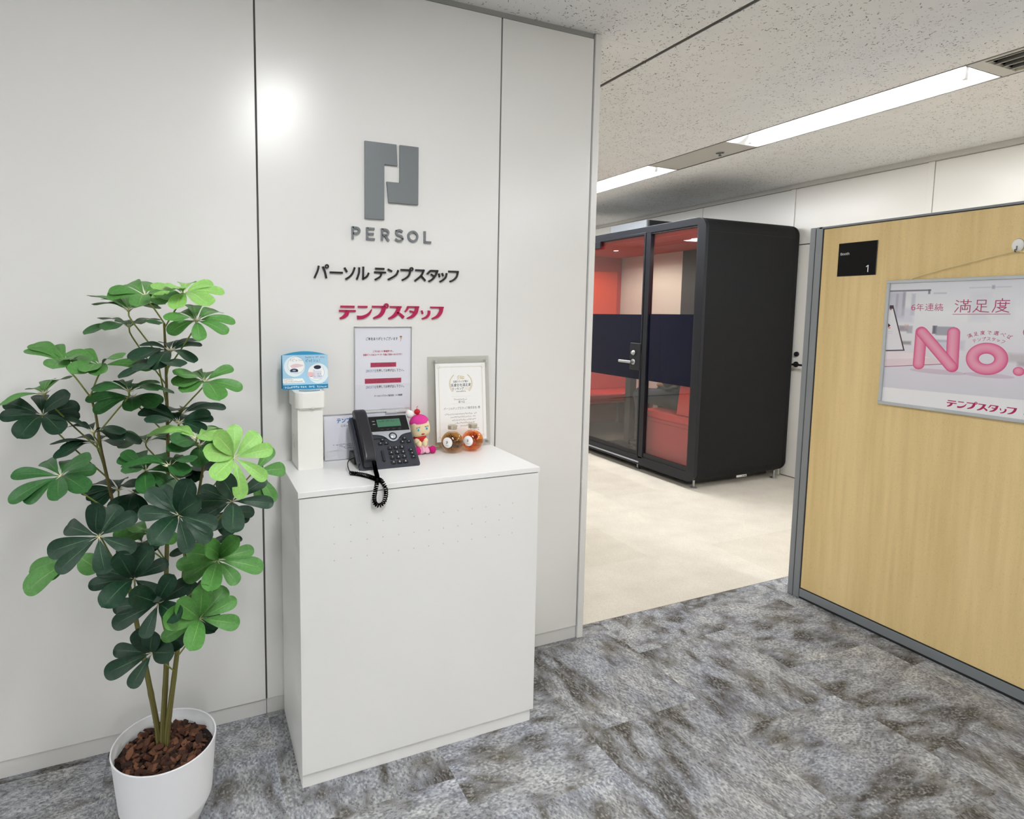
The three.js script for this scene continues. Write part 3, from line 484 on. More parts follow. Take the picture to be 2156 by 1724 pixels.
  const hs = new THREE.ExtrudeGeometry(prof, { depth: 0.026, bevelEnabled: true, bevelSize: 0.0065, bevelThickness: 0.0085, bevelSegments: 5, curveSegments: 14 });
  hs.applyMatrix4(new THREE.Matrix4().makeBasis(V(0, 1, 0), V(0, 0, 1), V(1, 0, 0))); hs.translate(0.0145, 0.0, 0.0065);
  mesh('handset', F(hs), hand, t);
  mesh('handset_notch', F(box(0.029, 0.0305, 0.205, 0.214, 0.0385, 0.0398, 0.0005)), dark, t);
  // rear foot
  mesh('stand', join(extrude(polyShape([[0, 0], [0.055, 0], [0.012, 0.085], [0, 0.085]]), 0.13).rotateY(Math.PI / 2).translate(0.035, 0.0005, -0.083), box(-0.004, 0.02, 0.0, 0.035, -0.155, -0.085, 0.004).rotateX(0).translate(0, 0.0005, 0)), std(0x17181b, 0.5), t);
  for (const x of [0.02, 0.185]) mesh('rubber_foot', box(x - 0.008, x + 0.008, 0.0, 0.005, -0.016, -0.004, 0.001), M.black, t);
  // coiled cord: from the handset end over the counter edge, a hanging loop and back
  const W3 = (x, y, z) => V(x - o.x, y - TOP, z - o.z), path = new THREE.CatmullRomCurve3([W3(0.531, TOP + 0.033, 0.248), W3(0.527, TOP + 0.024, 0.27), W3(0.519, TOP + 0.017, 0.31), W3(0.508, TOP + 0.016, 0.36), W3(0.497, TOP + 0.009, 0.398), W3(0.489, TOP - 0.012, 0.408), W3(0.4855, TOP - 0.034, 0.406), W3(0.489, TOP - 0.053, 0.4035), W3(0.501, TOP - 0.0625, 0.4025), W3(0.515, TOP - 0.055, 0.4025), W3(0.5225, TOP - 0.034, 0.403), W3(0.52, TOP - 0.009, 0.405), W3(0.513, TOP + 0.0085, 0.392), W3(0.503, TOP + 0.0072, 0.352), W3(0.487, TOP + 0.0072, 0.31), W3(0.467, TOP + 0.0072, 0.282), W3(0.447, TOP + 0.0072, 0.262)]);
  const N = 3000, turns = 74, R = 0.0055, fr = path.computeFrenetFrames(300, false), pts = [];
  // a parallel frame keeps the winding even
  let nrm = fr.normals[0].clone(); const L = path.getLength();
  for (let i = 0; i <= N; i++) {
    const s = i / N, p = path.getPointAt(s), d = path.getTangentAt(s); nrm.addScaledVector(d, -nrm.dot(d)).normalize(); const b = d.clone().cross(nrm), a = 2 * Math.PI * turns * s;
    pts.push(p.addScaledVector(nrm, R * Math.cos(a)).addScaledVector(b, R * Math.sin(a)));
  }
  const coil = new THREE.BufferGeometry(), pos = [], nor = [], idx = [], K = 5, rw = 0.0017;
  for (let i = 0; i <= N; i++) {
    const d = pts[Math.min(i + 1, N)].clone().sub(pts[Math.max(i - 1, 0)]).normalize(), c = path.getPointAt(i / N), a = pts[i].clone().sub(c).normalize(), b = d.clone().cross(a).normalize();
    for (let k = 0; k < K; k++) { const q = 2 * Math.PI * k / K, n = a.clone().multiplyScalar(Math.cos(q)).addScaledVector(b, Math.sin(q)); pos.push(pts[i].x + n.x * rw, pts[i].y + n.y * rw, pts[i].z + n.z * rw); nor.push(n.x, n.y, n.z); if (i < N) { const u = i * K + k, v = i * K + (k + 1) % K; idx.push(u, u + K, v, v, u + K, v + K); } }
  }
  coil.setAttribute('position', new THREE.Float32BufferAttribute(pos, 3)); coil.setAttribute('normal', new THREE.Float32BufferAttribute(nor, 3)); coil.setIndex(idx);
  mesh('coiled_cord', coil, std(0x141416, 0.32), t);
  mesh('cord_lead', tube([W3(0.531, TOP + 0.037, 0.243), W3(0.531, TOP + 0.034, 0.247), W3(0.53, TOP + 0.028, 0.262)], 0.0024, 10, 8), std(0x141416, 0.35), t);
  mesh('line_cord', tube([W3(0.462, TOP + 0.004, 0.275), W3(0.452, TOP + 0.005, 0.25), W3(0.452, TOP + 0.02, 0.215), W3(0.466, TOP + 0.028, 0.18), W3(0.49, TOP + 0.03, 0.165)], 0.0017, 24, 8), std(0x141416, 0.35), t);
}

// ---------------------------------------------------------------- a plush doll sitting behind the telephone
{
  const t = thing('plush_doll', 'seated plush doll in pink cap between telephone and award frame', 'doll', [0.762, TOP, 0.052]);
  const cream = std(0xead9b0, 0.9), pink = std(0xe0409a, 0.9), red = std(0xc8101e, 0.6), pale = std(0xeeb4cc, 0.9), mag = std(0xd0187a, 0.85), white = std(0xf4f2ee, 0.95);
  const ball = (x, y, z, sx, sy, sz, s = 24) => new THREE.SphereGeometry(1, s, s * 0.66 | 0).scale(sx, sy, sz).translate(x, y, z);
  // the head: a soft loaf, wider at the cheeks
  const hg = new THREE.SphereGeometry(1, 40, 28); { const p = hg.attributes.position; for (let i = 0; i < p.count; i++) { const x = p.getX(i), y = p.getY(i), z = p.getZ(i), e = 0.72; const f = (q) => Math.sign(q) * Math.abs(q) ** e; p.setXYZ(i, f(x) * 0.037 * (1 - 0.1 * y), f(y) * 0.038, f(z) * 0.03); } hg.computeVertexNormals(); }
  const tiltM = new THREE.Matrix4().makeRotationZ(0.12).setPosition(-0.001, 0.098, 0.004);
  mesh('head', hg.applyMatrix4(tiltM), cream, t);
  const cap = new THREE.SphereGeometry(1, 40, 16, 0, Math.PI * 2, 0, Math.PI * 0.5).scale(0.0365, 0.030, 0.0318).translate(0, 0.0155, 0.0); mesh('cap', cap.applyMatrix4(tiltM), pink, t);
  mesh('pompom', join(ball(-0.041, 0.147, 0.006, 0.0155, 0.014, 0.014), ball(-0.046, 0.156, 0.006, 0.008, 0.007, 0.008)), white, t);
  mesh('bobble', join(ball(-0.011, 0.1535, 0.004, 0.0115, 0.0105, 0.0115), tube([V(-0.011, 0.162, 0.004), V(-0.012, 0.17, 0.004), V(-0.008, 0.1745, 0.004)], 0.0009, 8, 6)), red, t);
  const eyeM = (x) => new THREE.Matrix4().makeTranslation(x, -0.004, 0.0305).premultiply(tiltM);
  for (const x of [-0.0165, 0.0165]) {
    mesh('eye', join(ball(0, 0, 0, 0.0052, 0.0062, 0.0016)).applyMatrix4(eyeM(x)), std(0xdff0f2, 0.35), t);
    mesh('iris', join(ball(0, -0.0005, 0.0011, 0.0036, 0.0046, 0.001)).applyMatrix4(eyeM(x)), std(0x2fa3b5, 0.3), t);
    mesh('eyelash', join(rodBetween(V(-0.006, 0.0062, 0.001), V(0, 0.0078, 0.0012), 0.0008, 6), rodBetween(V(0, 0.0078, 0.0012), V(0.0062, 0.006, 0.001), 0.0008, 6), rodBetween(V(-0.005, 0.006, 0.001), V(-0.0075, 0.0095, 0.001), 0.0005, 6), rodBetween(V(0.0055, 0.007, 0.001), V(0.0075, 0.0105, 0.001), 0.0005, 6)).applyMatrix4(eyeM(x)), std(0x3a2218, 0.7), t);
  }
  mesh('mouth', ball(0.0, -0.0235, 0.029, 0.0068, 0.0028, 0.0022).applyMatrix4(tiltM), std(0xa8452a, 0.7), t);
  mesh('torso', lathe([[0, 0.012], [0.024, 0.014], [0.027, 0.03], [0.02, 0.055], [0.014, 0.068], [0, 0.07]], 28), cream, t);
  mesh('scarf', join(new THREE.TorusGeometry(0.0175, 0.0075, 12, 28).rotateX(Math.PI / 2 - 0.1).translate(0, 0.0565, 0.003), ball(0.0, 0.05, 0.02, 0.012, 0.008, 0.007)), red, t);
  for (const s of [-1, 1]) mesh('arm', join(ball(s * 0.016, 0.046, 0.018, 0.011, 0.012, 0.012), ball(s * 0.011, 0.037, 0.027, 0.0105, 0.013, 0.0105)), cream, t);
  const sk = lathe([[0.012, 0.038], [0.026, 0.03], [0.039, 0.013], [0.041, 0.007], [0.034, 0.009], [0, 0.012]], 48); { const p = sk.attributes.position; for (let i = 0; i < p.count; i++) { const a = Math.atan2(p.getZ(i), p.getX(i)), r = Math.hypot(p.getX(i), p.getZ(i)); if (r > 0.02) { const k = 1 + 0.09 * Math.sin(a * 9) * (r - 0.02) / 0.02; p.setX(i, p.getX(i) * k); p.setZ(i, p.getZ(i) * k); p.setY(i, p.getY(i) + 0.003 * Math.sin(a * 9 + 1)); } } sk.computeVertexNormals(); }
  mesh('skirt', sk.translate(0, -0.001, 0.004), pale, t);
  for (const [x, z] of [[-0.02, 0.036], [0.04, 0.034]]) mesh('boot', join(ball(x, 0.0145, z, 0.0125, 0.0145, 0.012), ball(x * 0.82, 0.012, z - 0.014, 0.01, 0.01, 0.014)), mag, t);
}

// ---------------------------------------------------------------- award certificate in a leaning acrylic frame
{
  const t = thing('award_frame', 'clear acrylic frame with a white award certificate leaning on wall', 'frame', [0.937, TOP, 0.042]);
  const a = -0.09, T = (g) => g.rotateX(a).translate(0, 0.0015, 0);
  const clear = phys({ color: 0xffffff, roughness: 0.0, transmission: 1, thickness: 0, ior: 1.49 });
  mesh('back_plate', T(box(-0.1295, 0.1295, 0.0, 0.352, -0.008, 0.0, 0.003)), phys({ color: 0xf6f6f4, roughness: 0.0, transmission: 1, thickness: 0, ior: 1.49 }), t);
  mesh('front_plate', T(box(-0.118, 0.1295, 0.005, 0.345, 0.008, 0.012, 0.002)), clear, t);
  const tex = canvasTex(840, 1188, (c, w, h) => {
    c.fillStyle = '#fbfaf7'; c.fillRect(0, 0, w, h);
    c.strokeStyle = '#c9bd98'; c.lineWidth = 4; c.strokeRect(52, 52, w - 104, h - 104); c.lineWidth = 1.5; c.strokeRect(62, 62, w - 124, h - 124);
    for (const [x, y] of [[52, 52], [w - 52, 52], [52, h - 52], [w - 52, h - 52]]) { c.lineWidth = 3; c.beginPath(); c.arc(x, y, 24, 0, 7); c.stroke(); }
    c.strokeStyle = '#c3b06a'; c.lineWidth = 5; for (const s of [-1, 1]) for (let i = 0; i < 17; i++) { const q = -0.85 + i * 0.1, x = 420 + s * Math.cos(q) * 185, y = 318 + Math.sin(q) * 165; c.beginPath(); c.moveTo(x, y); c.lineTo(x + s * 22 * Math.cos(q - 0.8), y + 22 * Math.sin(q - 0.9)); c.stroke(); c.beginPath(); c.moveTo(x, y); c.lineTo(x - s * 8, y - 20); c.stroke(); }
    c.strokeStyle = '#b9a258'; c.lineWidth = 7; for (const [x0, y0, x1, y1] of [[365, 205, 400, 190], [360, 222, 395, 214], [362, 250, 388, 232], [412, 195, 412, 248], [412, 198, 480, 208], [436, 215, 436, 246], [458, 218, 458, 248], [420, 228, 482, 232]]) { c.beginPath(); c.moveTo(x0, y0); c.lineTo(x1, y1); c.stroke(); }
    jcentre(c, '派遣スタッフが選ぶ', 420, 262, 36, 3, '#3c3c3a', 0.8); jcentre(c, '派遣会社満足度', 420, 308, 52, 4.4, '#2e2e2c', 0.94);
    let x = jtext(c, 'ランキング', 268, 366, 48, 4.4, '#2e2e2c', 0.84); c.font = '50px sans-serif'; c.fillStyle = '#d8cfae'; c.fillText('2020', x + 2, 408); marks(c, 340, 424, 160, 16, '#44443f', 2.4);
    c.strokeStyle = '#c8c4b6'; c.lineWidth = 1.6; for (const y of [510, 622]) { c.beginPath(); c.moveTo(250, y); c.lineTo(590, y); c.stroke(); }
    marks(c, 300, 540, 240, 24, '#55554f', 2); jcentre(c, '第1位', 425, 574, 40, 3, '#55554f', 1.15);
    jcentre(c, 'パーソルテンプスタッフ株式会社 様', 430, 668, 44, 2.8, '#44443f', 0.86);
    [[140, 560], [210, 450], [260, 400], [310, 330], [240, 400]].forEach(([px, pw], i) => marks(c, px, 766 + i * 46, pw, 22, '#66665f', 2));
    marks(c, 560, 1000, 150, 22, '#66665f', 2); marks(c, 560, 1030, 170, 22, '#66665f', 2);
  });
  const [g, ms] = sheet(0.21, 0.297, tex); g.translate(0.004, 0.176, 0.005); T(g); mesh('certificate', g, ms, t);
  for (const [x, y] of [[-0.1, 0.333], [0.112, 0.333], [-0.1, 0.016], [0.112, 0.016]]) mesh('standoff', T(new THREE.CylinderGeometry(0.005, 0.005, 0.023, 20).rotateX(Math.PI / 2).translate(x, y, 0.004)), M.chrome, t);
}

// ---------------------------------------------------------------- two round bottles
function bottle(x, z, label, liquid, bits) {
  const t = thing('round_bottle', label, 'bottle', [x, TOP, z]);
  const glass = phys({ color: 0xffffff, roughness: 0.0, transmission: 1, thickness: 0, ior: 1.45 });
  const R = 0.0425, cy = 0.0405, arc = (r, a0, a1, n) => Array.from({ length: n }, (_, i) => { const a = a0 + (a1 - a0) * i / (n - 1); return [r * Math.cos(a), cy + r * Math.sin(a)]; });
  mesh('glass', lathe([[0, 0.0008], [0.018, 0.0006], ...arc(R, -1.13, 1.13, 24), [0.0165, 0.083], [0.0165, 0.09]], 48), glass, t);
  mesh('liquid', lathe([[0, 0.003], [0.017, 0.003], ...arc(R - 0.0022, -1.1, 1.02, 22), [0.0195, 0.0765], [0, 0.0768]], 48), phys({ color: liquid, roughness: 0.0, transmission: 1, thickness: 0, ior: 1.33 }), t);
  mesh('cap', join(lathe([[0, 0.0885], [0.0168, 0.0885], [0.0172, 0.09], [0.0172, 0.1015], [0.0164, 0.103], [0, 0.103]], 48), ...[0.0915, 0.0945, 0.0975].map((y) => new THREE.TorusGeometry(0.0172, 0.0006, 6, 48).rotateX(Math.PI / 2).translate(0, y, 0))), std(0xc9c0ae, 0.3, { metalness: 0.75 }), t);
  for (const [name, mats, make, n] of bits) for (let i = 0; i < n; i++) { let p; do p = [rr(-1, 1), rr(-1, 1), rr(-1, 1)]; while (Math.hypot(...p) > 0.93); const g = make(); g.rotateX(rr(0, 6)); g.rotateY(rr(0, 6)); g.rotateZ(rr(0, 6)); g.translate(p[0] * 0.031, cy + p[1] * 0.031, p[2] * 0.031); const q = mats[i % mats.length]; (q.list ??= []).push(g); q.name_ = name; }
  for (const [, mats] of bits) for (const q of mats) { const m = mesh(q.name_, join(q.list), q.mat, t); m.userData.kind = 'stuff'; }
  // paper tag lying on the glass, towards the left front
  const L = new THREE.SphereGeometry(R + 0.0009, 40, 24, 0, Math.PI * 2, 0, 0.46); L.rotateX(Math.PI / 2 - 0.02); L.rotateY(-0.87); L.translate(0, cy + 0.003, 0);
  const lb = mesh('paper_tag', L, std(0xefedea, 0.7), t);
  const mk = stroke([[-0.002, -0.005], [-0.002, 0.005], [0.0025, 0.004], [0.0025, 0.0], [-0.001, -0.001]], 0.0013, 0.0004).concat(stroke([[-0.001, 0.008], [0, 0.0085]], 0.001, 0.0004), stroke([[-0.006, -0.0095], [0.006, -0.0095]], 0.0006, 0.0004));
  mesh('tag_print', join(mk).translate(0, 0, R + 0.0012).rotateX(-0.02).rotateY(-0.87).translate(0, cy + 0.003, 0), std(0x2c2c2c, 0.7), lb);
}
const petal = (a, b) => new THREE.SphereGeometry(1, 7, 5).scale(rr(a, b), rr(a, b) * 0.7, 0.0007), sprig = () => rodBetween(V(0, 0, 0), V(rr(-0.008, 0.008), rr(0.004, 0.012), rr(-0.008, 0.008)), rr(0.0004, 0.0009), 5);
bottle(0.876, 0.0965, 'left round glass bottle holding dark dried herbs in golden oil', 0xe2c67c, [['herb', [{ mat: std(0x5a3a1a, 0.8) }, { mat: std(0x2f3518, 0.8) }, { mat: std(0x7a4a20, 0.8) }], sprig, 120], ['petal', [{ mat: std(0x6a3318, 0.8) }, { mat: std(0x3a3f1c, 0.8) }], () => petal(0.002, 0.006), 36]]);
bottle(0.9595, 0.0965, 'right round glass bottle holding orange petals in amber oil', 0xf7b95c, [['petal', [{ mat: std(0xd07a20, 0.7) }, { mat: std(0xe8a43a, 0.7) }, { mat: std(0xa04816, 0.7) }], () => petal(0.006, 0.013), 20]]);

// ---------------------------------------------------------------- the potted umbrella plant
const plant = thing('potted_plant', 'tall artificial umbrella plant with palmate green leaves in white pot', 'plant', [-0.1035, 0, 0.345]);
const PO = V(-0.1035, 0, 0.345);
{
  const white = std(0xf1f2f4, 0.38);
  mesh('pot', lathe([[0, 0.0005], [0.084, 0.0005], [0.088, 0.003], [0.117, 0.066], [0.1205, 0.078], [0.1335, 0.232], [0.135, 0.2365], [0.1345, 0.239], [0.132, 0.2395], [0.13, 0.237], [0.126, 0.18], [0, 0.18]], 80), white, plant);
  mesh('soil', lathe([[0, 0.205], [0.1, 0.204], [0.1265, 0.197], [0.1265, 0.19], [0, 0.19]], 40), std(0x20130d, 0.95), plant);
  const barkMats = [0x5e3a28, 0x46291c, 0x7a5038, 0x351f15].map((c) => std(c, 0.85));
  const barkGeos = [0, 1, 2, 3, 4, 5].map(() => { const p = []; const n = 5 + Math.floor(rr(0, 3)); for (let i = 0; i < n; i++) { const a = i / n * 6.283 + rr(-0.3, 0.3), r = rr(0.7, 1.1); for (const s of [-1, 1]) p.push(V(Math.cos(a) * r * 0.017 * (1 + 0.1 * s * rr(-1, 1)), s * rr(0.002, 0.0052), Math.sin(a) * r * 0.0105)); } return flat(new ConvexGeometry(p)); });
  for (let i = 0; i < 295; i++) {
    const sc = rr(0.55, 1.15), r = Math.sqrt(rnd()) * (0.1265 - 0.02 * sc), a = rnd() * 6.283, b = mesh('bark_chip', barkGeos[i % 6], barkMats[Math.floor(rnd() * 4)], plant);
    b.position.set(r * Math.cos(a), 0.2055 - 0.004 * (r / 0.11) ** 2 + rr(0, 0.013), r * Math.sin(a)); b.rotation.set(rr(-0.8, 0.8), rr(0, 6.28), rr(-0.8, 0.8)); b.scale.set(sc * rr(0.8, 1.45), sc * rr(0.8, 1.5), sc * rr(0.65, 1));
  }
}
const STEMS = [
  [[-121,240,315],[-141,411,320],[-161,572,330],[-185,755,340],[-207,932,340],[-230,1064,320],[-243,1177,310],[-253,1207,300]],
  [[-109,236,325],[-93,461,330],[-86,708,330],[-77,882,330],[-72,1040,330],[-71,1156,320],[-70,1298,320],[-71,1400,320]],
  [[-98,236,330],[-62,512,360],[-44,695,380],[-29,833,400],[-15,896,400],[1,949,410],[11,1003,420],[18,1043,430]],
].map((s) => { const p = s.map(([x, y, z]) => V(x / 1000, y / 1000, z / 1000).sub(PO)); p.unshift(V(p[0].x * 0.9, 0.195, p[0].z * 0.9)); return new THREE.CatmullRomCurve3(p); });
const barkStem = std(0xffffff, 0.7, { map: dataTex(64, 256, (x, y) => { const n = fbm(x / 64 * 4, y / 256 * 20, 61, 4, 20, 3), ringed = vnoise(0, y / 256 * 26, 66) > 0.8 ? 1 : 0, c = mix3([122, 124, 62], [92, 76, 42], clamp01(n * 1.5 - 0.35)); return mix3(c, [70, 50, 34], ringed * 0.6); }) });
STEMS.forEach((c, k) => {
  const g = new THREE.TubeGeometry(c, 60, 1, 10, false), p = g.attributes.position, n = g.attributes.normal;
  for (let i = 0; i < p.count; i++) { const t = Math.floor(i / 11) / 60, r = (0.0082 - 0.0052 * t) * (1 + 0.12 * Math.max(0, Math.sin(t * 47 + k)) ** 12) - 1; p.setXYZ(i, p.getX(i) + n.getX(i) * r, p.getY(i) + n.getY(i) * r, p.getZ(i) + n.getZ(i) * r); }
  mesh('stem', g, barkStem, plant);
});
// one leaflet of unit length along +x, upper side +y, in three variants
const leafGeos = [[0.2, 0.0, 0.10], [0.225, 0.14, 0.16], [0.19, -0.08, 0.05]].map(([hw, curl, droop]) => {
  const nx = 20, nz = 6, pos = [], uv = [], idx = [];
  for (let i = 0; i <= nx; i++) for (let j = 0; j <= nz; j++) {
    const t = 1 - (1 - i / nx) ** 1.45, s = j / nz * 2 - 1, q = (t - 0.1) / 0.9;
    const w = q <= 0 ? 0.012 : Math.max(0.012, hw * 1.36 * q ** 0.82 * Math.sqrt(Math.max(0, 1 - q ** 5))) * (i === nx ? 0.5 : 1);
    const y = 0.075 * Math.sin(Math.min(1, t * 1.1) * Math.PI) - droop * t * t + Math.abs(s) ** 1.4 * w * 0.22 + curl * s * t * w + 0.008 * Math.sin(9 * t + s * 2) * Math.abs(s);
    pos.push(t, y, s * w); uv.push(t, (s + 1) / 2);
  }
  for (let i = 0; i < nx; i++) for (let j = 0; j < nz; j++) { const a = i * (nz + 1) + j, b = a + nz + 1; idx.push(a, a + 1, b, b, a + 1, b + 1); }
  const g = new THREE.BufferGeometry(); g.setAttribute('position', new THREE.Float32BufferAttribute(pos, 3)); g.setAttribute('uv', new THREE.Float32BufferAttribute(uv, 2)); g.setIndex(idx); g.computeVertexNormals(); return g;
});
const leafMat = (base, vein, rough, fleck) => std(0xffffff, rough, { side: THREE.DoubleSide, map: dataTex(256, 128, (x, y) => {
  const t = x / 256, s = Math.abs(y / 128 - 0.5) * 2, sg = y > 64 ? 1 : -1, mid = clamp01(1 - s / (0.09 * (1 - t) + 0.012)), side = clamp01(1 - Math.abs((((t - s * 0.22) * 9 + (sg > 0 ? 0.5 : 0)) % 1) - 0.5) / 0.06) * 0.16 * (1 - s);
  const n = fbm(t * 22, y / 128 * 9, 401, 0, 0, 3) - 0.5, f = hash(x >> 1, y >> 1, 405) - 0.5;
  const c = mix3(base, vein, clamp01(mid * 0.85 * clamp01((0.93 - t) * 5) + side)); return [c[0] + n * 22 + f * fleck, c[1] + n * 30 + f * fleck, c[2] + n * 18 + f * fleck];
}) });
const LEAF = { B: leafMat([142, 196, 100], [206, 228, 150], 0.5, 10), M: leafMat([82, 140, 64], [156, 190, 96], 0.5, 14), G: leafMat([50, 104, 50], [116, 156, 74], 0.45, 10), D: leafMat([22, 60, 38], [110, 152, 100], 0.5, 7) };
const petioleMat = std(0x7d8a3c, 0.6), bractMat = std(0xe6e2c4, 0.7), hubMat = std(0xb9bb62, 0.6);
let nLeaf = 0;
// a palmate leaf: hub, axis, kind, the stem it grows from, and the leaflets' reach (millimetres)
function whorl(h, n, kind, stem, tips) {
  const hub = V(...h).divideScalar(1000).sub(PO), axis = V(...n).normalize(), c = STEMS[stem];
  let best = c.getPoint(0.05), bs = 1e9;
  for (let i = 4; i <= 60; i++) { const p = c.getPoint(i / 60), drop = hub.y - p.y, hd = Math.hypot(hub.x - p.x, hub.z - p.z), e = Math.abs(drop - (0.035 + 0.75 * hd)); if (e < bs) { bs = e; best = p; } }
  const low = hub.clone().addScaledVector(axis, -0.012), mid = best.clone().lerp(low, 0.5); mid.x += (low.x - best.x) * 0.12; mid.z += (low.z - best.z) * 0.12; mid.y += 0.012;
  const stalk = mesh('leaf_stalk', join(tube([best, mid, low, hub.clone().addScaledVector(axis, -0.003)], 0.0021, 18, 7)), petioleMat, plant);
  const q0 = new THREE.Quaternion().setFromUnitVectors(V(0, 1, 0), axis), br = [];
  for (let i = 0; i < 9; i++) { const g = new THREE.ConeGeometry(0.0034, rr(0.016, 0.024), 4); g.scale(1, 1, 0.4); g.translate(0, 0.010, 0); g.rotateZ(-rr(0.85, 1.25)); g.rotateY(i / 9 * 6.283 + rr(-0.2, 0.2)); br.push(g); }
  mesh('bract', join(br).applyQuaternion(q0).translate(hub.x, hub.y, hub.z), bractMat, stalk);
  mesh('leaf_hub', new THREE.SphereGeometry(0.0052, 10, 7).scale(1, 0.6, 1).applyQuaternion(q0).translate(hub.x, hub.y, hub.z), hubMat, stalk);
  for (const tip of tips) {
    const d = V(...tip).divideScalar(1000), L = d.length(), x = d.clone().divideScalar(L), z = x.clone().cross(axis).normalize(), y = z.clone().cross(x);
    const m = mesh('leaf', leafGeos[nLeaf++ % 3], LEAF[kind], stalk);
    m.quaternion.setFromRotationMatrix(new THREE.Matrix4().makeBasis(x, y, z)); m.position.copy(hub); m.scale.set(L * 1.02, L, Math.max(L, 0.1) * rr(0.92, 1.08));
  }
}
whorl([-114,1472,320],[0,72,69],'M',1,[[-82,17,4],[-55,48,-99],[10,44,-114],[60,35,-101],[70,7,101],[50,-15,111],[-8,-17,122],[-84,8,14]]);
whorl([-163,1432,220],[5,99,10],'M',1,[[-102,46,-51],[-91,26,-79],[-58,49,-97],[-29,55,-106],[17,34,-117],[57,26,-106],[81,26,-89],[68,18,-101]]);
whorl([-166,1387,190],[0,100,2],'G',1,[[-96,1,77],[-79,25,-91],[-29,20,-118],[19,23,-119],[69,23,-99],[79,20,92],[-43,13,114]]);
whorl([-21,1478,370],[0,75,66],'B',1,[[-60,13,106],[-19,21,120],[11,48,-113],[71,34,-16],[98,13,8],[55,-13,109],[-17,-34,117],[-70,-13,37]]);
whorl([8,1408,420],[0,75,66],'M',1,[[-45,37,-108],[-6,46,-114],[59,35,-102],[91,7,15],[72,-26,52],[7,-41,69],[-62,-21,46],[-63,9,105]]);
whorl([-56,1329,380],[0,95,30],'D',1,[[-69,23,-24],[-92,1,45],[-79,-11,85],[-30,-24,126],[55,-10,82],[75,18,-8],[64,33,-54],[41,33,-54],[-17,20,-120]]);
whorl([-82,1290,420],[-10,97,20],'D',1,[[-81,-7,66],[-64,17,-41],[-28,47,-110],[-37,15,116],[47,29,110]]);
whorl([24,1245,380],[0,75,66],'M',1,[[-64,36,98],[-34,26,-115],[12,29,-119],[72,37,-20],[91,-12,36],[30,-16,118],[-49,-6,113],[-65,16,103]]);
whorl([-154,1229,390],[5,98,20],'G',0,[[-80,22,-11],[-58,19,-107],[-26,22,-118],[17,16,-121],[66,20,-41],[69,23,99],[101,7,14],[-72,11,38]]);
whorl([-155,1201,300],[0,80,60],'G',1,[[-105,7,15],[-83,-17,48],[9,-12,122],[58,-3,109],[72,-3,29]]);
whorl([-308,1291,270],[0,86,51],'M',0,[[-94,41,-40],[-86,59,-71],[-39,56,-66],[12,22,-120],[62,22,104],[-4,19,121],[34,29,114]]);
whorl([-223,1289,320],[0,86,51],'M',0,[[-75,42,-41],[-53,45,-47],[58,34,103],[118,2,26],[-39,11,116],[-14,3,122],[7,0,123]]);
whorl([-362,1214,260],[-20,96,20],'M',0,[[-86,-7,22],[-50,7,-112],[-7,35,-98],[32,44,-105],[-82,-13,54]]);
whorl([-370,1156,250],[10,50,86],'D',0,[[-86,9,22],[-80,45,1],[-26,45,-111],[66,65,81],[80,24,-6],[84,-5,10],[56,-19,108],[-22,-17,120]]);
whorl([-241,1122,350],[0,100,8],'D',0,[[-99,35,-64],[-39,6,-117],[68,27,99],[73,0,99],[109,-16,54],[-65,20,-64]]);
whorl([-246,1077,270],[0,100,5],'D',0,[[-100,14,27],[-75,-1,98],[-56,18,-56],[69,11,84],[18,2,-122],[-71,12,52]]);
whorl([-308,1026,400],[-10,70,70],'G',0,[[-102,15,-8],[-55,27,-107],[9,30,-119],[72,60,79],[74,17,15],[61,1,107],[13,-18,121],[-99,-34,41],[-68,-35,46]]);
whorl([-197,952,300],[0,91,41],'D',0,[[-83,8,18],[-66,-2,42],[-48,-10,60],[-69,1,-102],[-8,5,-123],[51,49,101]]);
whorl([-155,949,340],[0,86,51],'D',0,[[-7,-4,123],[37,43,109],[18,-26,73],[66,39,96],[-51,-16,57]]);
whorl([-41,1141,400],[0,86,51],'D',1,[[-90,43,-43],[-65,47,-50],[-14,20,-121],[32,13,-118],[76,24,-11],[82,13,8],[60,-9,45],[-63,29,101]]);
whorl([-37,1141,250],[0,95,32],'D',1,[[19,6,-121],[86,29,-40],[117,16,-2],[-24,38,114]]);
whorl([0,1114,480],[0,98,20],'B',2,[[-107,26,-50],[-91,21,-29],[31,28,116],[83,16,-4],[56,6,-109],[-50,27,-56]]);
whorl([7,1081,420],[0,75,66],'G',2,[[-47,49,103],[-65,19,102],[-2,-14,122],[62,8,106],[52,29,-108],[77,24,-4],[26,18,-119]]);
whorl([84,1073,550],[15,35,92],'B',2,[[-41,79,85],[6,79,-15],[62,54,-14],[93,15,-5],[75,-53,24],[15,-87,47],[-49,-13,112],[-59,44,99]]);
whorl([142,1003,440],[30,41,86],'M',2,[[85,-1,-12],[47,-75,36],[51,59,-28],[16,-62,41]]);
whorl([-128,1073,280],[0,99,10],'G',1,[[-83,22,-67],[-78,17,-17],[-22,3,-121],[52,41,104],[83,13,23],[-58,10,50],[69,12,32]]);
whorl([-62,1056,510],[0,98,20],'G',2,[[-102,16,-2],[-75,22,-33],[-45,9,-114],[9,0,-123],[55,9,-110],[52,38,105],[33,16,117]]);
whorl([-118,1034,450],[-5,75,65],'G',2,[[-59,40,-28],[-52,47,-35],[-28,32,-116],[18,23,-119],[-30,32,115],[6,-11,122],[65,-30,63],[86,7,22]]);
whorl([-21,986,300],[0,93,36],'D',2,[[-17,25,119],[72,2,-100],[66,32,99],[17,12,121],[34,43,110]]);
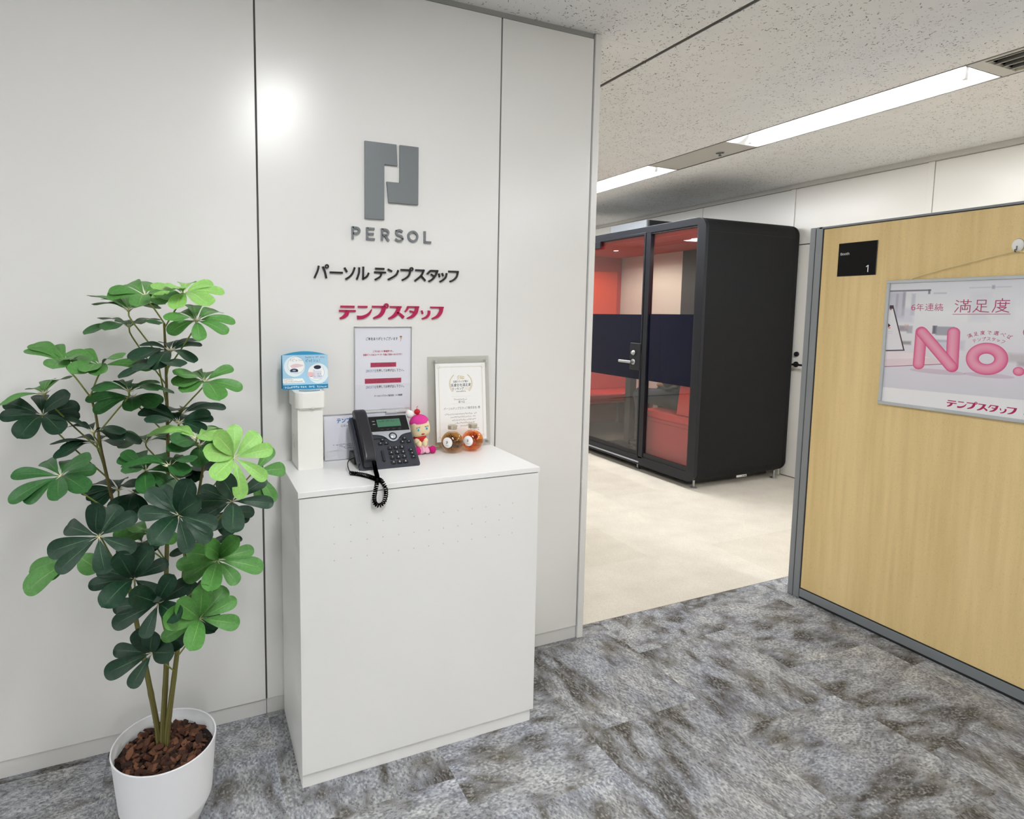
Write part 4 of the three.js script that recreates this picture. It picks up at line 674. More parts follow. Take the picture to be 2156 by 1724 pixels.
whorl([-42,966,620],[-5,41,91],'D',2,[[-63,62,-15],[-36,67,-15],[19,89,82],[41,61,99],[-81,18,4],[-41,-3,116],[20,-70,49],[64,-51,43],[78,-24,31]]);
whorl([78,960,540],[10,50,86],'D',2,[[-86,17,18],[-82,-23,40],[-3,-18,122],[98,-11,13],[85,46,-20],[-16,82,90],[-71,43,1]]);
whorl([45,876,370],[5,60,80],'D',2,[[30,-10,119],[84,-12,22],[-5,4,123],[98,0,13],[-46,25,111]]);
whorl([-117,858,420],[0,82,57],'M',1,[[-48,0,-113],[-48,43,104],[20,63,104],[64,-8,38],[-22,59,106],[-80,22,-5]]);
whorl([-139,820,370],[0,91,41],'D',1,[[44,30,111],[27,26,117],[-30,31,115],[-20,1,-121],[-36,-1,-117]]);
whorl([-212,915,550],[-10,40,91],'D',0,[[-100,-17,13],[-82,6,-91],[6,92,82],[39,64,-8],[77,44,6],[74,-27,37],[13,-68,48],[-79,-57,33]]);
whorl([-277,813,390],[-31,62,72],'M',0,[[-114,-19,-12],[-113,-42,44],[-62,-17,-105],[-71,-31,17],[42,16,114]]);
whorl([-148,789,520],[-5,57,82],'D',0,[[-92,5,9],[-19,91,81],[33,91,76],[75,31,1],[60,-35,46],[-43,11,115],[-75,34,-10]]);
whorl([42,797,500],[5,60,80],'M',2,[[-62,66,83],[-12,77,95],[42,81,82],[88,17,0],[108,-22,29],[44,-46,50],[-21,-11,121],[-76,-18,37],[-94,10,17]]);
whorl([-95,723,530],[-10,50,86],'D',1,[[-97,9,1],[-98,-25,21],[-31,-57,47],[43,16,114],[68,41,2],[33,93,74],[-43,71,91]]);
whorl([-5,675,550],[5,45,89],'M',2,[[-58,60,91],[-42,86,78],[9,104,66],[64,59,-17],[87,31,-4],[91,-20,22],[-13,8,122],[-82,-18,31]]);
whorl([-116,573,480],[-10,50,86],'D',2,[[-86,23,-6],[-105,-22,18],[-47,-54,44],[42,49,105],[66,69,78],[5,92,82],[-24,94,75]]);
whorl([9,771,340],[0,98,21],'D',2,[[94,21,-27],[103,16,-5],[-81,10,25],[-16,-9,-122],[33,58,103]]);
whorl([-15,602,360],[0,60,80],'D',2,[[27,72,-35],[38,10,117],[-9,71,-34],[51,13,111]]);

// ---------------------------------------------------------------- the wood-faced partition on the right
{
  const t = thing('office_partition', 'low wood-faced office partition with grey aluminium frame at right', 'partition', [2.84, 0, 1.2]);
  const at = (x0, x1, y0, y1, z0, z1, r = 0) => box(x0 - 2.84, x1 - 2.84, y0, y1, z0 - 1.2, z1 - 1.2, r);
  const wood = dataTex(1024, 1024, (x, y) => {
    const u = x / 1024, v = y / 1024, g = fbm(u * 60, v * 3, 501, 60, 3, 3), f = fbm(u * 9, v * 1, 511, 9, 1, 3), fleck = vnoise(x / 2.2, y / 5, 515) > 0.86 ? -9 : 0;
    const l = (g - 0.5) * 15 + (f - 0.5) * 24 + fleck + (hash(x, y >> 1, 517) - 0.5) * 9; return [230 + l, 202 + l * 1.02, 144 + l * 1.1];
  });
  const woodMat = std(0xffffff, 0.5, { map: wood });
  const zEnd = 2.6;
  mesh('wood_panel', metricUV(at(2.813, 2.867, 0.058, 1.852, 0.1235, zEnd), 1.1), woodMat, t);
  mesh('bottom_rail', at(2.809, 2.871, 0.012, 0.053, 0.1215, zEnd, 0.002), M.alu, t);
  mesh('bottom_seal', join(at(2.815, 2.865, 0.0, 0.014, 0.1, zEnd), at(2.8115, 2.8685, 0.052, 0.059, 0.1235, zEnd)), M.aluDark, t);
  mesh('top_rail', at(2.809, 2.871, 1.8545, 1.8635, 0.1, zEnd, 0.0015), M.alu, t);
  mesh('top_seal', at(2.8115, 2.8685, 1.851, 1.8555, 0.1235, zEnd), M.aluDark, t);
  mesh('post', at(2.809, 2.871, 0.0, 1.865, 0.0555, 0.0835, 0.004), M.alu, t);
  mesh('post', at(2.809, 2.871, 0.0, 1.865, 0.0865, 0.119, 0.003), M.alu, t);
  mesh('post_groove', join(at(2.813, 2.867, 0.001, 1.853, 0.0825, 0.0875), at(2.812, 2.868, 0.012, 1.853, 0.1185, 0.1242)), M.aluDark, t);
}
const PX = 2.813;                                        // the face of the wood panel
const facing = (g) => g.rotateY(-Math.PI / 2);           // xy drawings turned to face the reception: +x of the drawing runs to +z
function wallSheet(name, w, h, tex, parent, mat = {}) { const g = new THREE.BoxGeometry(w, h, 0.0006); const m = phys({ color: 0xffffff, roughness: 0.5, specularIntensity: 0.35, map: tex, ...mat }); const o = mesh(name, g, [M.paper, M.paper, M.paper, M.paper, m, M.paper], parent); o.rotation.y = -Math.PI / 2; return o; }
{
  const t = thing('booth_sign', 'square black sign reading Booth 1 on the wood partition', 'sign', [PX, 1.6985, 0.288]);
  mesh('plate', box(-0.003, -0.0002, -0.0765, 0.0765, -0.086, 0.086, 0.0008), std(0x08080a, 0.5), t);
  const tex = canvasTex(512, 456, (c, w, h) => { c.fillStyle = '#060608'; c.fillRect(0, 0, w, h); c.fillStyle = '#ffffff'; c.font = '47px sans-serif'; c.fillText('Booth', 26, 164); c.font = '132px sans-serif'; c.fillText('1', 372, 416); });
  wallSheet('print', 0.171, 0.152, tex, t).position.x = -0.0034;
}
{
  const t = thing('adhesive_hook', 'white oval adhesive hook holding the poster string', 'hook', [PX, 1.703, 0.864]);
  mesh('back_plate', lathe([[0, 0.008], [0.01, 0.0075], [0.017, 0.004], [0.019, 0.0], [0, 0]], 36).scale(1, 1, 1.35).rotateZ(Math.PI / 2).rotateX(Math.PI / 2).translate(-0.0003, 0, 0), M.white, t);
  mesh('hook', tube([V(-0.008, -0.002, 0), V(-0.0095, -0.016, 0), V(-0.013, -0.024, 0), V(-0.0185, -0.022, 0), V(-0.0195, -0.0145, 0)], 0.0023, 20, 8), std(0x6f7276, 0.35, { metalness: 0.7 }), t);
}
{
  const t = thing('framed_poster', 'aluminium framed pink and white advertising poster hanging on partition', 'poster', [PX, 1.322, 0.8625]);
  const w = 0.8645, h = 0.543, al = std(0xc3c8ca, 0.38, { metalness: 0.35 });
  const bar = (y0, y1, z0, z1) => box(-0.016, -0.001, y0, y1, z0, z1, 0.0022);
  mesh('frame_bar', bar(h / 2 - 0.0135, h / 2, -w / 2, w / 2), al, t); mesh('frame_bar', bar(-h / 2, -h / 2 + 0.0135, -w / 2, w / 2), al, t);
  mesh('frame_bar', bar(-h / 2 + 0.0136, h / 2 - 0.0136, -w / 2, -w / 2 + 0.0135), al, t); mesh('frame_bar', bar(-h / 2 + 0.0136, h / 2 - 0.0136, w / 2 - 0.0135, w / 2), al, t);
  mesh('backing', box(-0.008, -0.0012, -h / 2 + 0.004, h / 2 - 0.004, -w / 2 + 0.004, w / 2 - 0.004), M.offWhite, t);
  const S = 2, tex = canvasTex(1730, 1086, (c) => {
    c.scale(S, S); const g0 = c.createLinearGradient(0, 0, 0, 460); g0.addColorStop(0, '#dcdde4'); g0.addColorStop(0.3, '#eff0f3'); g0.addColorStop(0.62, '#e7e4ea'); g0.addColorStop(0.8, '#e3dfe8'); g0.addColorStop(1, '#dcdbe3'); c.fillStyle = g0; c.fillRect(0, 0, 865, 543);
    // out-of-focus office behind
    const blur = (x, y, ww, hh, col, soft = 9, a = 0.5) => { for (let k = 0; k < 6; k++) { c.globalAlpha = a / 4; c.fillStyle = col; const e = soft * (k / 5 - 0.5); c.fillRect(x - e, y - e, ww + 2 * e, hh + 2 * e); } c.globalAlpha = 1; };
    blur(14, 44, 155, 5, '#5c5a68', 3, 0.9); blur(160, 44, 7, 18, '#6a6876', 3, 0.8); blur(14, 52, 60, 110, '#b4b4c2'); blur(66, 52, 10, 100, '#8d8d9e', 5); blur(100, 60, 14, 90, '#b9b9c8', 6); blur(40, 60, 8, 120, '#9a9aac', 6); blur(20, 120, 90, 60, '#cfcfdb', 14);
    blur(180, 58, 45, 4, '#9c9cab', 4); blur(300, 40, 130, 3, '#b6b6c3', 4); blur(372, 34, 8, 14, '#8f8f9f', 4); blur(310, 60, 60, 110, '#d6d6df', 18, 0.4); blur(380, 62, 60, 100, '#e6e6ec', 18, 0.6); blur(500, 30, 330, 160, '#e9e9ef', 30, 0.4); blur(560, 60, 12, 130, '#b9b9c8', 8); blur(700, 50, 110, 8, '#a0a0b0', 4);
    blur(187, 193, 14, 32, '#565362', 4, 0.9); blur(198, 196, 64, 34, '#9a98a6', 4, 0.9); blur(60, 196, 34, 22, '#6a6470', 8); blur(92, 196, 20, 30, '#8f8fa0', 6); blur(82, 190, 14, 18, '#d9b2ac', 6); blur(60, 262, 50, 12, '#5e5c66', 8, 0.5); blur(205, 250, 60, 8, '#8d8b98', 5); blur(190, 250, 110, 36, '#c9c8d2', 10); blur(440, 290, 60, 30, '#b9a9ac', 12); blur(470, 320, 60, 14, '#a08c92', 10); blur(560, 280, 240, 46, '#cfcbd6', 16, 0.6);
    // laptop at the left edge
    c.fillStyle = '#edeaef'; c.beginPath(); c.moveTo(14, 112); c.lineTo(30, 112); c.lineTo(88, 302); c.lineTo(14, 306); c.fill(); c.strokeStyle = '#4a3c46'; c.lineWidth = 5; c.beginPath(); c.moveTo(18, 114); c.lineTo(30, 114); c.lineTo(86, 300); c.lineTo(14, 306); c.stroke(); c.fillStyle = '#3c3440'; c.fillRect(16, 108, 16, 15); c.fillStyle = '#d0584e'; c.fillRect(17, 124, 9, 4); c.fillStyle = '#3a2a2a'; c.beginPath(); c.moveTo(15, 186); c.lineTo(26, 196); c.lineTo(16, 204); c.fill(); c.fillStyle = '#e2a58e'; c.fillRect(17, 202, 9, 8); c.strokeStyle = '#d8d4da'; c.lineWidth = 2; for (const y of [222, 230]) { c.beginPath(); c.moveTo(16, y); c.lineTo(36, y); c.stroke(); }
    c.fillStyle = '#ecd9df'; c.beginPath(); c.moveTo(14, 312); c.lineTo(150, 308); c.lineTo(250, 344); c.lineTo(14, 376); c.fill(); c.fillStyle = '#f3e6ea'; c.beginPath(); c.moveTo(14, 312); c.lineTo(140, 308); c.lineTo(190, 326); c.lineTo(14, 344); c.fill(); c.strokeStyle = '#8a5068'; c.lineWidth = 2.4; c.beginPath(); c.moveTo(14, 377); c.lineTo(250, 345); c.stroke();
    // headline
    const col = '#b0436a'; jtext(c, '6年連続', 100, 100, 34, 2, col, 0.98); jtext(c, '満足度', 254, 84, 56, 3.2, col, 1.08); c.lineWidth = 2; c.beginPath(); c.moveTo(252, 145); c.lineTo(434, 143); c.stroke();
    // the puffed letters
    const puff = (path, wd) => { c.lineCap = c.lineJoin = 'round'; for (let q = 0; q <= 26; q++) { const k = 1 - q / 27, e = Math.sqrt(1 - k * k), cc = e < 0.55 ? mix3([212, 74, 122], [228, 112, 152], e / 0.55) : mix3([228, 112, 152], [241, 165, 192], (e - 0.55) / 0.45); c.save(); c.translate(-wd * (1 - k) * 0.10, -wd * (1 - k) * 0.14); c.strokeStyle = `rgb(${cc.map(Math.round).join(',')})`; c.lineWidth = wd * k; c.beginPath(); path(); c.stroke(); c.restore(); } };
    c.fillStyle = 'rgba(190,150,175,0.35)'; c.beginPath(); c.ellipse(215, 380, 100, 10, 0, 0, 7); c.fill(); c.beginPath(); c.ellipse(385, 378, 80, 9, 0, 0, 7); c.fill();
    puff(() => { c.moveTo(146, 355); c.lineTo(146, 219); }, 43); puff(() => { c.moveTo(265, 355); c.lineTo(261, 219); }, 44); puff(() => { c.moveTo(150, 222); c.lineTo(262, 354); }, 43);
    puff(() => { c.ellipse(375, 315, 45, 41, 0, 0, 7); }, 42); 
    puff(() => { c.moveTo(474, 354); c.lineTo(475, 354); }, 33); puff(() => { c.moveTo(498, 208); c.lineTo(555, 192); c.lineTo(555, 350); }, 44);
    // the two arched lines over the o
    const archText = (s, cx, cy, r, a0, a1, size) => [...s].forEach((ch, i) => { const a = a0 + (a1 - a0) * i / (s.length - 1); c.save(); c.translate(cx + r * Math.sin(a), cy - r * Math.cos(a)); c.rotate(a); jtext(c, ch, -size / 2, -size / 2, size, 1.4, col, 0.94); c.restore(); });
    archText('満足度で選べば', 377, 352, 138, -0.46, 0.46, 17); archText('テンプスタッフ', 377, 352, 114, -0.4, 0.4, 15);
    c.fillStyle = '#f3f2f4'; c.beginPath(); c.moveTo(0, 468); c.lineTo(865, 450); c.lineTo(865, 543); c.lineTo(0, 543); c.fill();
    printLogo(c, 258, 516, 0.555, '#b01a58'); marks(c, 500, 506, 100, 9, '#77757c', 1);
    // the rest of the sheet, past the picture edge, stays plain
  });
  const p = wallSheet('print', w - 0.02, h - 0.02, tex, t, { roughness: 0.18, specularIntensity: 1 }); p.position.x = -0.0086;
  { const uv = p.geometry.attributes.uv; for (let i = 0; i < uv.count; i++) uv.setXY(i, 0.0116 + uv.getX(i) * 0.9768, 0.0184 + uv.getY(i) * 0.9632); }
  const sg = (z) => tube([V(-0.006, h / 2 - 0.004, z), V(-0.009, h / 2 + 0.004, z * 0.97), V(-0.013, 0.352, z * 0.12), V(-0.0165, 0.3605, 0.0015)], 0.0021, 24, 6);
  mesh('string', join(sg(-0.345), sg(0.345)), std(0xe6d5a4, 0.85), t);
}

// ---------------------------------------------------------------- the black meeting booth
const BX = 3.735, BZ0 = -1.46, BZ1 = -3.75, BY0 = 0.065, BY1 = 2.205;   // front plane, near side, far side, underside, roof
{
  const t = thing('meeting_booth', 'black soundproof meeting booth with glass front and red interior', 'booth', [4.27, 0, -2.6]);
  const O = V(4.27, 0, -2.6), put = (g) => g.translate(-O.x, -O.y, -O.z);
  const shellMat = phys({ color: 0x111214, roughness: 0.7, specularIntensity: 0.6, bumpMap: carpetBump, bumpScale: 0.0008 }), frameMat = std(0x171a22, 0.34, { metalness: 0.2 }), redMat = std(0xb3201a, 0.75), redDark = std(0xa51a1c, 0.6), grey = std(0xcac7bf, 0.7);
  const zy = (z0, z1, y0, y1, r) => roundedShape(-z1, -z0, y0, y1, r);      // drawn in (-z, y) and extruded towards +x
  const toX = (g, x) => g.rotateY(Math.PI / 2).translate(x, 0, 0);
  const hollow = (o, i) => { const s = zy(...o); s.holes.push(new THREE.Path(zy(...i).getPoints(10).reverse())); return s; };
  mesh('shell', put(toX(extrude(hollow([BZ1, BZ0, BY0, BY1, 0.085], [BZ1 + 0.06, BZ0 - 0.06, BY0 + 0.06, BY1 - 0.06, 0.03]), 1.0, 0, 10), BX + 0.012)), shellMat, t);
  mesh('back_shell', put(toX(new THREE.ExtrudeGeometry(zy(BZ1 + 0.05, BZ0 - 0.05, BY0 + 0.05, BY1 - 0.05, 0.04), { depth: 0.004, bevelEnabled: true, bevelSize: 0.05, bevelThickness: 0.03, bevelSegments: 6, curveSegments: 8 }), BX + 1.045)), shellMat, t);
  mesh('roof_seam', put(join(box(BX + 0.02, BX + 1.005, 2.0925, 2.0955, BZ0 - 0.001, BZ0 + 0.0006))), std(0x0a0a0b, 0.7), t);
  // front frame, mullions and glass
  mesh('front_frame', put(toX(extrude(hollow([BZ1, BZ0, BY0, BY1, 0.085], [BZ1 + 0.075, BZ0 - 0.075, BY0 + 0.075, BY1 - 0.055, 0.022]), 0.026, 0.002, 10), BX - 0.014)), frameMat, t);
  mesh('inner_gasket', put(toX(extrude(hollow([BZ1 + 0.07, BZ0 - 0.07, BY0 + 0.07, BY1 - 0.05, 0.022], [BZ1 + 0.09, BZ0 - 0.09, BY0 + 0.115, BY1 - 0.07, 0.012]), 0.02), BX - 0.008)), std(0x131417, 0.5), t);
  for (const z of [-2.095, -3.06]) mesh('mullion', put(box(BX - 0.016, BX + 0.03, BY0 + 0.06, BY1 - 0.05, z - 0.028, z + 0.028, 0.003)), frameMat, t);
  const D0 = -2.128, D1 = -3.03;                         // the hinged glass door
  mesh('glass_pane', put(box(BX + 0.004, BX + 0.012, 0.155, 2.15, -2.07, -1.54, 0)), M.pane, t);
  mesh('glass_pane', put(box(BX + 0.004, BX + 0.012, 0.155, 2.15, -3.66, -3.09, 0)), M.pane, t);
  const dr = mesh('door', put(join(box(BX - 0.018, BX + 0.014, 0.118, 0.142, D1, D0, 0.002), box(BX - 0.018, BX + 0.014, 2.138, 2.158, D1, D0, 0.002), box(BX - 0.018, BX + 0.014, 0.142, 2.138, D0 - 0.018, D0, 0.002), box(BX - 0.018, BX + 0.014, 0.142, 2.138, D1, D1 + 0.018, 0.002))), frameMat, t);
  mesh('door_glass', put(box(BX - 0.004, BX + 0.004, 0.14, 2.14, D1 + 0.015, D0 - 0.015, 0)), M.pane, dr);
  const film = phys({ color: 0x10132c, roughness: 0.12, transmission: 0.2, thickness: 0, specularIntensity: 0.45 });
  mesh('privacy_film', put(box(BX - 0.0062, BX - 0.0045, 0.842, 1.432, D1 + 0.018, D0 - 0.018)), film, dr);
  for (const [a, b] of [[-2.068, -1.545], [-3.655, -3.09]]) mesh('privacy_film', put(box(BX + 0.0022, BX + 0.0036, 0.842, 1.437, a, b)), film, t);
  mesh('lock_plate', put(box(BX - 0.024, BX - 0.004, 0.926, 1.172, D0 - 0.145, D0 - 0.004, 0.006)), frameMat, dr);
  const kn = (y, r, d) => lathe([[0, 0], [r, 0], [r, d * 0.7], [r * 0.8, d], [0, d]], 28).rotateZ(Math.PI / 2).translate(BX - 0.024, y, D0 - 0.09);
  mesh('lock_knob', put(join(kn(1.083, 0.023, 0.012), kn(1.083, 0.017, 0.024))), M.steel, dr);
  mesh('door_handle', put(join(kn(0.999, 0.026, 0.01), rodBetween(V(BX - 0.03, 0.999, D0 - 0.09), V(BX - 0.066, 0.999, D0 - 0.09), 0.012), box(BX - 0.076, BX - 0.058, 0.986, 1.012, D0 - 0.245, D0 - 0.078, 0.008))), M.steel, dr);
  mesh('strike_plate', put(box(BX - 0.019, BX - 0.012, 0.93, 1.07, D0 + 0.002, D0 + 0.01, 0.001)), M.black, t);
  mesh('door_closer', put(box(BX - 0.034, BX - 0.006, 2.07, 2.145, D1 + 0.02, D1 + 0.275, 0.008)), frameMat, dr);
  mesh('sill_strip', put(box(BX - 0.022, BX - 0.012, 0.082, 0.094, D1 - 0.02, D0 + 0.02, 0.001)), std(0xb9bcc6, 0.3, { metalness: 0.5 }), t);
  mesh('side_label', put(join(box(4.2, 4.318, 0.066, 0.084, BZ0 - 0.001, BZ0 + 0.001))), std(0xcfd0cf, 0.5), t);
  mesh('label_print', put(join(box(4.262, 4.268, 0.071, 0.079, BZ0, BZ0 + 0.0013), box(4.272, 4.29, 0.073, 0.077, BZ0, BZ0 + 0.0013), box(4.294, 4.31, 0.071, 0.079, BZ0, BZ0 + 0.0013))), M.black, t);
  mesh('levelling_foot', new THREE.BufferGeometry().copy(put(join(...[[3.797, -1.531], [3.785, -2.19], [3.785, -3.66], [4.704, -1.5], [4.704, -3.66]].map(([x, z]) => join(lathe([[0, 0.0005], [0.027, 0.0005], [0.029, 0.006], [0.012, 0.014], [0, 0.014]], 24).translate(x, 0, z), lathe([[0, 0.012], [0.009, 0.012], [0.009, 0.07], [0, 0.07]], 12).translate(x, 0, z)))))), M.steel, t);
  mesh('base', put(box(BX + 0.08, BX + 0.98, 0.02, 0.066, BZ1 + 0.12, BZ0 - 0.12, 0.004)), M.black, t);
  // lining
  const IY = 0.128, IT = 2.142;
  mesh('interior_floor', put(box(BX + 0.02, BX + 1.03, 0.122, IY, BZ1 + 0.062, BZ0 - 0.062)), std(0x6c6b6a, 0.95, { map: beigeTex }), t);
  mesh('ceiling_lining', put(box(BX + 0.03, BX + 1.03, 2.095, IT, BZ1 + 0.062, BZ0 - 0.062, 0.01)), redMat, t);
  mesh('far_lining', put(join(box(BX + 0.03, BX + 1.03, IY, 2.095, BZ1 + 0.062, BZ1 + 0.09, 0.004))), redMat, t);
  mesh('far_cushion', put(box(BX + 0.12, BX + 0.92, 0.9, 1.93, BZ1 + 0.09, BZ1 + 0.115, 0.012)), std(0xd23d14, 0.75), t);
  mesh('near_lining', put(box(BX + 0.03, BX + 1.03, IY, 2.095, BZ0 - 0.09, BZ0 - 0.062, 0.004)), redMat, t);
  mesh('back_panel', put(box(BX + 0.99, BX + 1.03, IY, 2.095, BZ1 + 0.092, BZ0 - 1.24, 0.002)), grey, t);
  mesh('back_panel', put(box(BX + 0.985, BX + 1.03, IY, 2.095, BZ0 - 1.238, BZ0 - 0.092, 0.002)), std(0x23282e, 0.7), t);
  mesh('table_post', put(join(box(3.985, 4.06, IY, 0.836, -2.64, -2.565, 0.004), box(3.88, 4.5, IY, IY + 0.012, -2.75, -2.45, 0.004))), M.black, t);
  mesh('table_top', put(box(3.88, 4.72, 0.835, 0.86, -2.86, -2.34, 0.006)), M.black, t);
  // roof fan box
  mesh('roof_unit', put(box(4.1, 4.5, BY1 - 0.002, 2.355, -3.1, -2.56, 0.006)), std(0x9aa0a6, 0.5), t);
  mesh('roof_unit_side', put(box(4.12, 4.48, BY1, 2.35, -2.5605, -2.54, 0.004)), std(0x25272a, 0.6), t);
  for (const z of [-2.0, -3.0]) {
    const d = mesh('downlight', put(lathe([[0, 0], [0.022, 0], [0.026, -0.003], [0.034, -0.003], [0.036, 0], [0, 0.001]], 28).translate(4.1, 2.0945, z)), M.steel, t);
    mesh('downlight_lens', put(lathe([[0, -0.0022], [0.021, -0.0022], [0.021, -0.0005], [0, -0.0005]], 24).translate(4.1, 2.0945, z)), glow(0xfff2e0, 6), d);
    const l = new THREE.SpotLight(0xffeeda, 0.95, 0, 1.5, 0.3, 2); l.position.set(4.1 - O.x, 2.088, z - O.z); l.target.position.set(4.1 - O.x, 0, z - O.z); l.shadow.radius = 1; l.name = 'downlight_beam'; l.castShadow = true; t.add(l); t.add(l.target);
  }
}
function bench(name, label, zWall, dir) {                // dir: which way the seat looks along z
  const t = thing(name, label, 'bench', [4.265, 0.128, zWall]), red = std(0xb0191c, 0.5), red2 = std(0x9c1a20, 0.55);
  const B = (x0, x1, y0, y1, a, b, r) => { const z0 = Math.min(dir * a, dir * b), z1 = Math.max(dir * a, dir * b); return box(x0 - 4.265, x1 - 4.265, y0 - 0.128, y1 - 0.128, z0, z1, r, 3); };
  mesh('seat', B(3.80, 4.73, 0.50, 0.575, 0.005, 0.60, 0.018), red, t);
  mesh('seat_rail', B(3.803, 4.73, 0.472, 0.501, 0.005, 0.592, 0.006), red2, t);
  mesh('base_panel', B(3.81, 3.835, 0.1288, 0.473, 0.03, 0.585, 0.01), red2, t);
  mesh('base_panel', B(4.705, 4.73, 0.1288, 0.473, 0.03, 0.585, 0.01), red2, t);
  if (dir < 0) mesh('base_front', B(3.835, 4.705, 0.1288, 0.473, 0.5, 0.52, 0.004), red2, t);
  const p = polyShape([[0.004, 0.575], [0.19, 0.575], [0.115, 1.22], [0.06, 1.24], [0.004, 1.24]]);
  const bk = new THREE.ExtrudeGeometry(p, { depth: 0.9, bevelEnabled: true, bevelSize: 0.01, bevelThickness: 0.012, bevelSegments: 3, curveSegments: 6 });
  bk.rotateY(-Math.PI / 2); if (dir > 0) bk.scale(1, 1, 1); else { bk.rotateY(Math.PI); bk.translate(-0.9, 0, 0); }
  bk.translate(0.45, -0.115, dir * 0.012); mesh('backrest', bk, red, t);
}
bench('booth_bench', 'red upholstered bench at the near end of the black booth', BZ0 - 0.095, -1);
bench('booth_bench', 'red upholstered bench at the far end of the black booth', BZ1 + 0.118, 1);

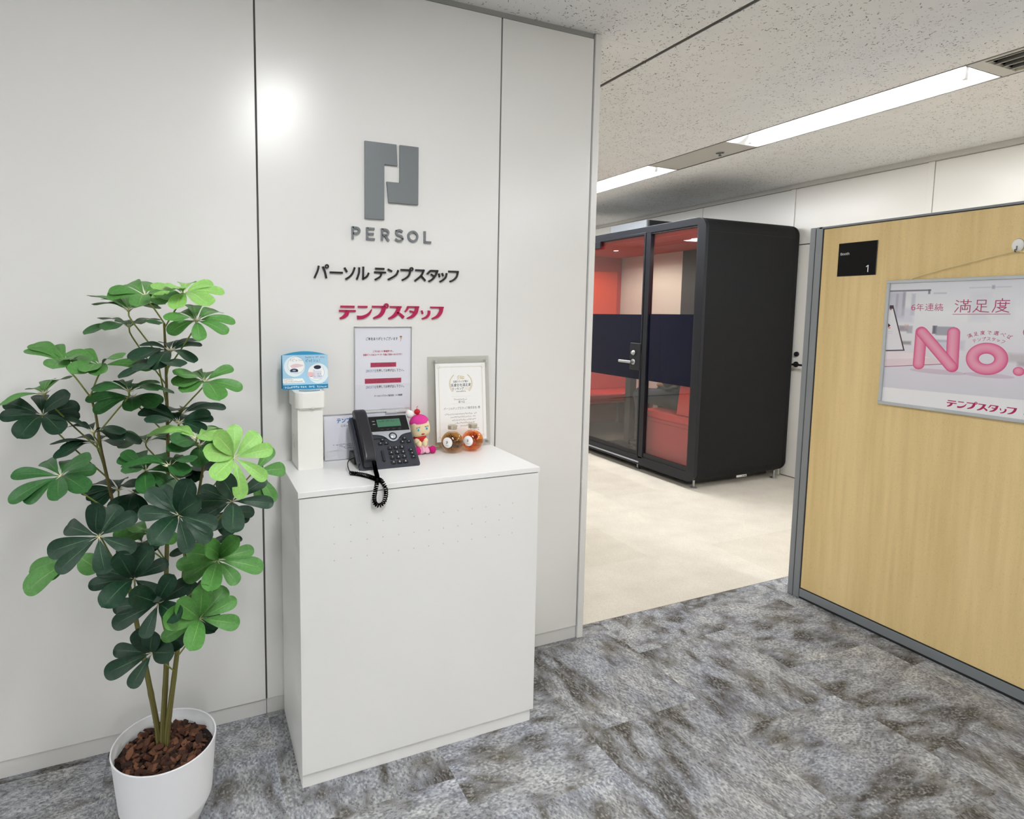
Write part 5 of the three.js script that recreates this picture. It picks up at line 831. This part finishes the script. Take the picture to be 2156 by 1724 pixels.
// ---------------------------------------------------------------- the person seated on the near bench
{
  const t = thing('person', 'seated person in dark jeans and black top behind the booth glass', 'person', [4.1, 0.575, -1.88]);
  const O = V(4.1, 0.575, -1.88), P = (x, y, z) => V(x - O.x, y - O.y, z - O.z);
  function capsules(list, k) { return (p) => { let d = 1e3; for (const [a, b, ra, rb] of list) { const ab = b.clone().sub(a), h = clamp01(p.clone().sub(a).dot(ab) / ab.lengthSq()), e = p.distanceTo(a.clone().addScaledVector(ab, h)) - (ra + (rb - ra) * h); const m = Math.max(k - Math.abs(d - e), 0) / k; d = Math.min(d, e) - m * m * k * 0.25; } return d; }; }
  function field(f, lo, hi, res) {
    const mc = new MarchingCubes(res, M.white, false, false, 120000), c = lo.clone().add(hi).multiplyScalar(0.5), s = Math.max(hi.x - lo.x, hi.y - lo.y, hi.z - lo.z) / 2, q = V(0, 0, 0), hf = res / 2;
    for (let z = 0; z < res; z++) for (let y = 0; y < res; y++) for (let x = 0; x < res; x++) { q.set(c.x + (x - hf) / hf * s, c.y + (y - hf) / hf * s, c.z + (z - hf) / hf * s); mc.field[z * res * res + y * res + x] = -f(q); }
    mc.isolation = 0; mc.update(); const n = mc.count, g = new THREE.BufferGeometry();
    g.setAttribute('position', new THREE.BufferAttribute(mc.positionArray.slice(0, n * 3), 3)); g.setAttribute('normal', new THREE.BufferAttribute(mc.normalArray.slice(0, n * 3), 3)); g.scale(s, s, s); g.translate(c.x, c.y, c.z); return g;
  }
  // joints; hips on the seat, knees forward to -z, feet on the booth floor
  const hipL = P(4.01, 0.675, -1.89), hipR = P(4.2, 0.675, -1.89), kneeL = P(3.985, 0.655, -2.40), kneeR = P(4.23, 0.665, -2.37), ankL = P(3.99, 0.21, -2.36), ankR = P(4.24, 0.21, -2.30);
  const pel = P(4.105, 0.70, -1.87), chest = P(4.105, 1.0, -1.865), neck = P(4.105, 1.165, -1.885), head = P(4.105, 1.275, -1.925), shL = P(3.925, 1.10, -1.875), shR = P(4.285, 1.10, -1.875), elL = P(3.9, 0.86, -1.98), elR = P(4.31, 0.86, -1.98), wrL = P(4.03, 0.79, -2.12), wrR = P(4.17, 0.79, -2.12);
  const handOf = (w, s) => { const l = []; for (let i = 0; i < 4; i++) { const a = w.clone().add(V(s * (0.012 - i * 0.016), 0.004, -0.05)), b = a.clone().add(V(s * 0.012, -0.004, -0.032)), c2 = b.clone().add(V(s * 0.006, -0.02, -0.018)); l.push([w.clone().add(V(s * (0.008 - i * 0.009), 0, -0.012)), a, 0.011, 0.009], [a, b, 0.0085, 0.008], [b, c2, 0.008, 0.0065]); } const th = w.clone().add(V(s * 0.028, 0.006, -0.02)); l.push([w, th, 0.012, 0.01], [th, th.clone().add(V(s * 0.016, -0.004, -0.03)), 0.009, 0.0075]); return l; };
  const bodyF = capsules([[pel, chest, 0.115, 0.12], [shL, shR, 0.05, 0.05], [chest, neck, 0.09, 0.05], [neck, head, 0.05, 0.06], [head, head.clone().add(V(0, 0.03, 0.012)), 0.074, 0.082], [head.clone().add(V(0, -0.05, -0.045)), head.clone().add(V(0, -0.035, -0.02)), 0.028, 0.05], [head.clone().add(V(0, -0.008, -0.082)), head.clone().add(V(0, 0.015, -0.07)), 0.012, 0.008], [shL, elL, 0.046, 0.038], [elL, wrL, 0.038, 0.026], [shR, elR, 0.046, 0.038], [elR, wrR, 0.038, 0.026], [hipL, kneeL, 0.075, 0.055], [hipR, kneeR, 0.075, 0.055], [kneeL, ankL, 0.052, 0.036], [kneeR, ankR, 0.052, 0.036], [pel, hipL, 0.1, 0.08], [pel, hipR, 0.1, 0.08], ...handOf(wrL, 1), ...handOf(wrR, -1)], 0.03);
  mesh('body', field(bodyF, P(3.7, 0.1, -2.6), P(4.5, 1.45, -1.65), 84), std(0xc48f70, 0.6), t);
  const jeans = capsules([[hipL, kneeL, 0.094, 0.07], [hipR, kneeR, 0.094, 0.07], [kneeL, ankL, 0.069, 0.056], [kneeR, ankR, 0.069, 0.056], [pel, hipL, 0.118, 0.092], [pel, hipR, 0.118, 0.092]], 0.04);
  mesh('trousers', field(jeans, P(3.75, 0.15, -2.55), P(4.45, 0.9, -1.65), 72), std(0x2c3540, 0.85), t);
  const topF = capsules([[pel.clone().add(V(0, 0.06, 0)), chest, 0.132, 0.135], [shL, shR, 0.064, 0.064], [chest, neck.clone().add(V(0, -0.05, 0)), 0.105, 0.065], [shL, elL, 0.06, 0.052], [elL, wrL.clone().lerp(elL, 0.12), 0.052, 0.038], [shR, elR, 0.06, 0.052], [elR, wrR.clone().lerp(elR, 0.12), 0.052, 0.038]], 0.04);
  mesh('shirt', field(topF, P(3.75, 0.6, -2.25), P(4.45, 1.25, -1.65), 64), std(0x14161b, 0.9), t);
  const hairF = capsules([[head.clone().add(V(0, 0.055, 0.02)), head.clone().add(V(0, 0.0, 0.05)), 0.083, 0.07]], 0.02);
  mesh('hair', field(hairF, P(3.95, 1.15, -2.05), P(4.26, 1.5, -1.75), 40), std(0x17120f, 0.7), t);
  for (const [k, s] of [[ankL, -1], [ankR, 1]]) mesh('shoe', join(new THREE.SphereGeometry(1, 20, 12).scale(0.046, 0.042, 0.125).translate(k.x, k.y - 0.036, k.z - 0.055), box(k.x - 0.042, k.x + 0.042, 0.129 - O.y, 0.145 - O.y, k.z - 0.175, k.z + 0.06, 0.006)), M.black, t);
  for (const s of [-1, 1]) { mesh('eye', new THREE.SphereGeometry(0.009, 12, 8).translate(head.x + s * 0.031, head.y + 0.016, head.z - 0.067), std(0x2a201a, 0.3), t); mesh('ear', new THREE.SphereGeometry(1, 12, 8).scale(0.009, 0.028, 0.018).translate(head.x + s * 0.079, head.y + 0.005, head.z + 0.012), std(0xc08a6c, 0.6), t); }
  mesh('mouth', new THREE.SphereGeometry(1, 12, 8).scale(0.022, 0.005, 0.008).translate(head.x, head.y - 0.042, head.z - 0.071), std(0x8f4a42, 0.6), t);
}
renderer.render(scene, camera);
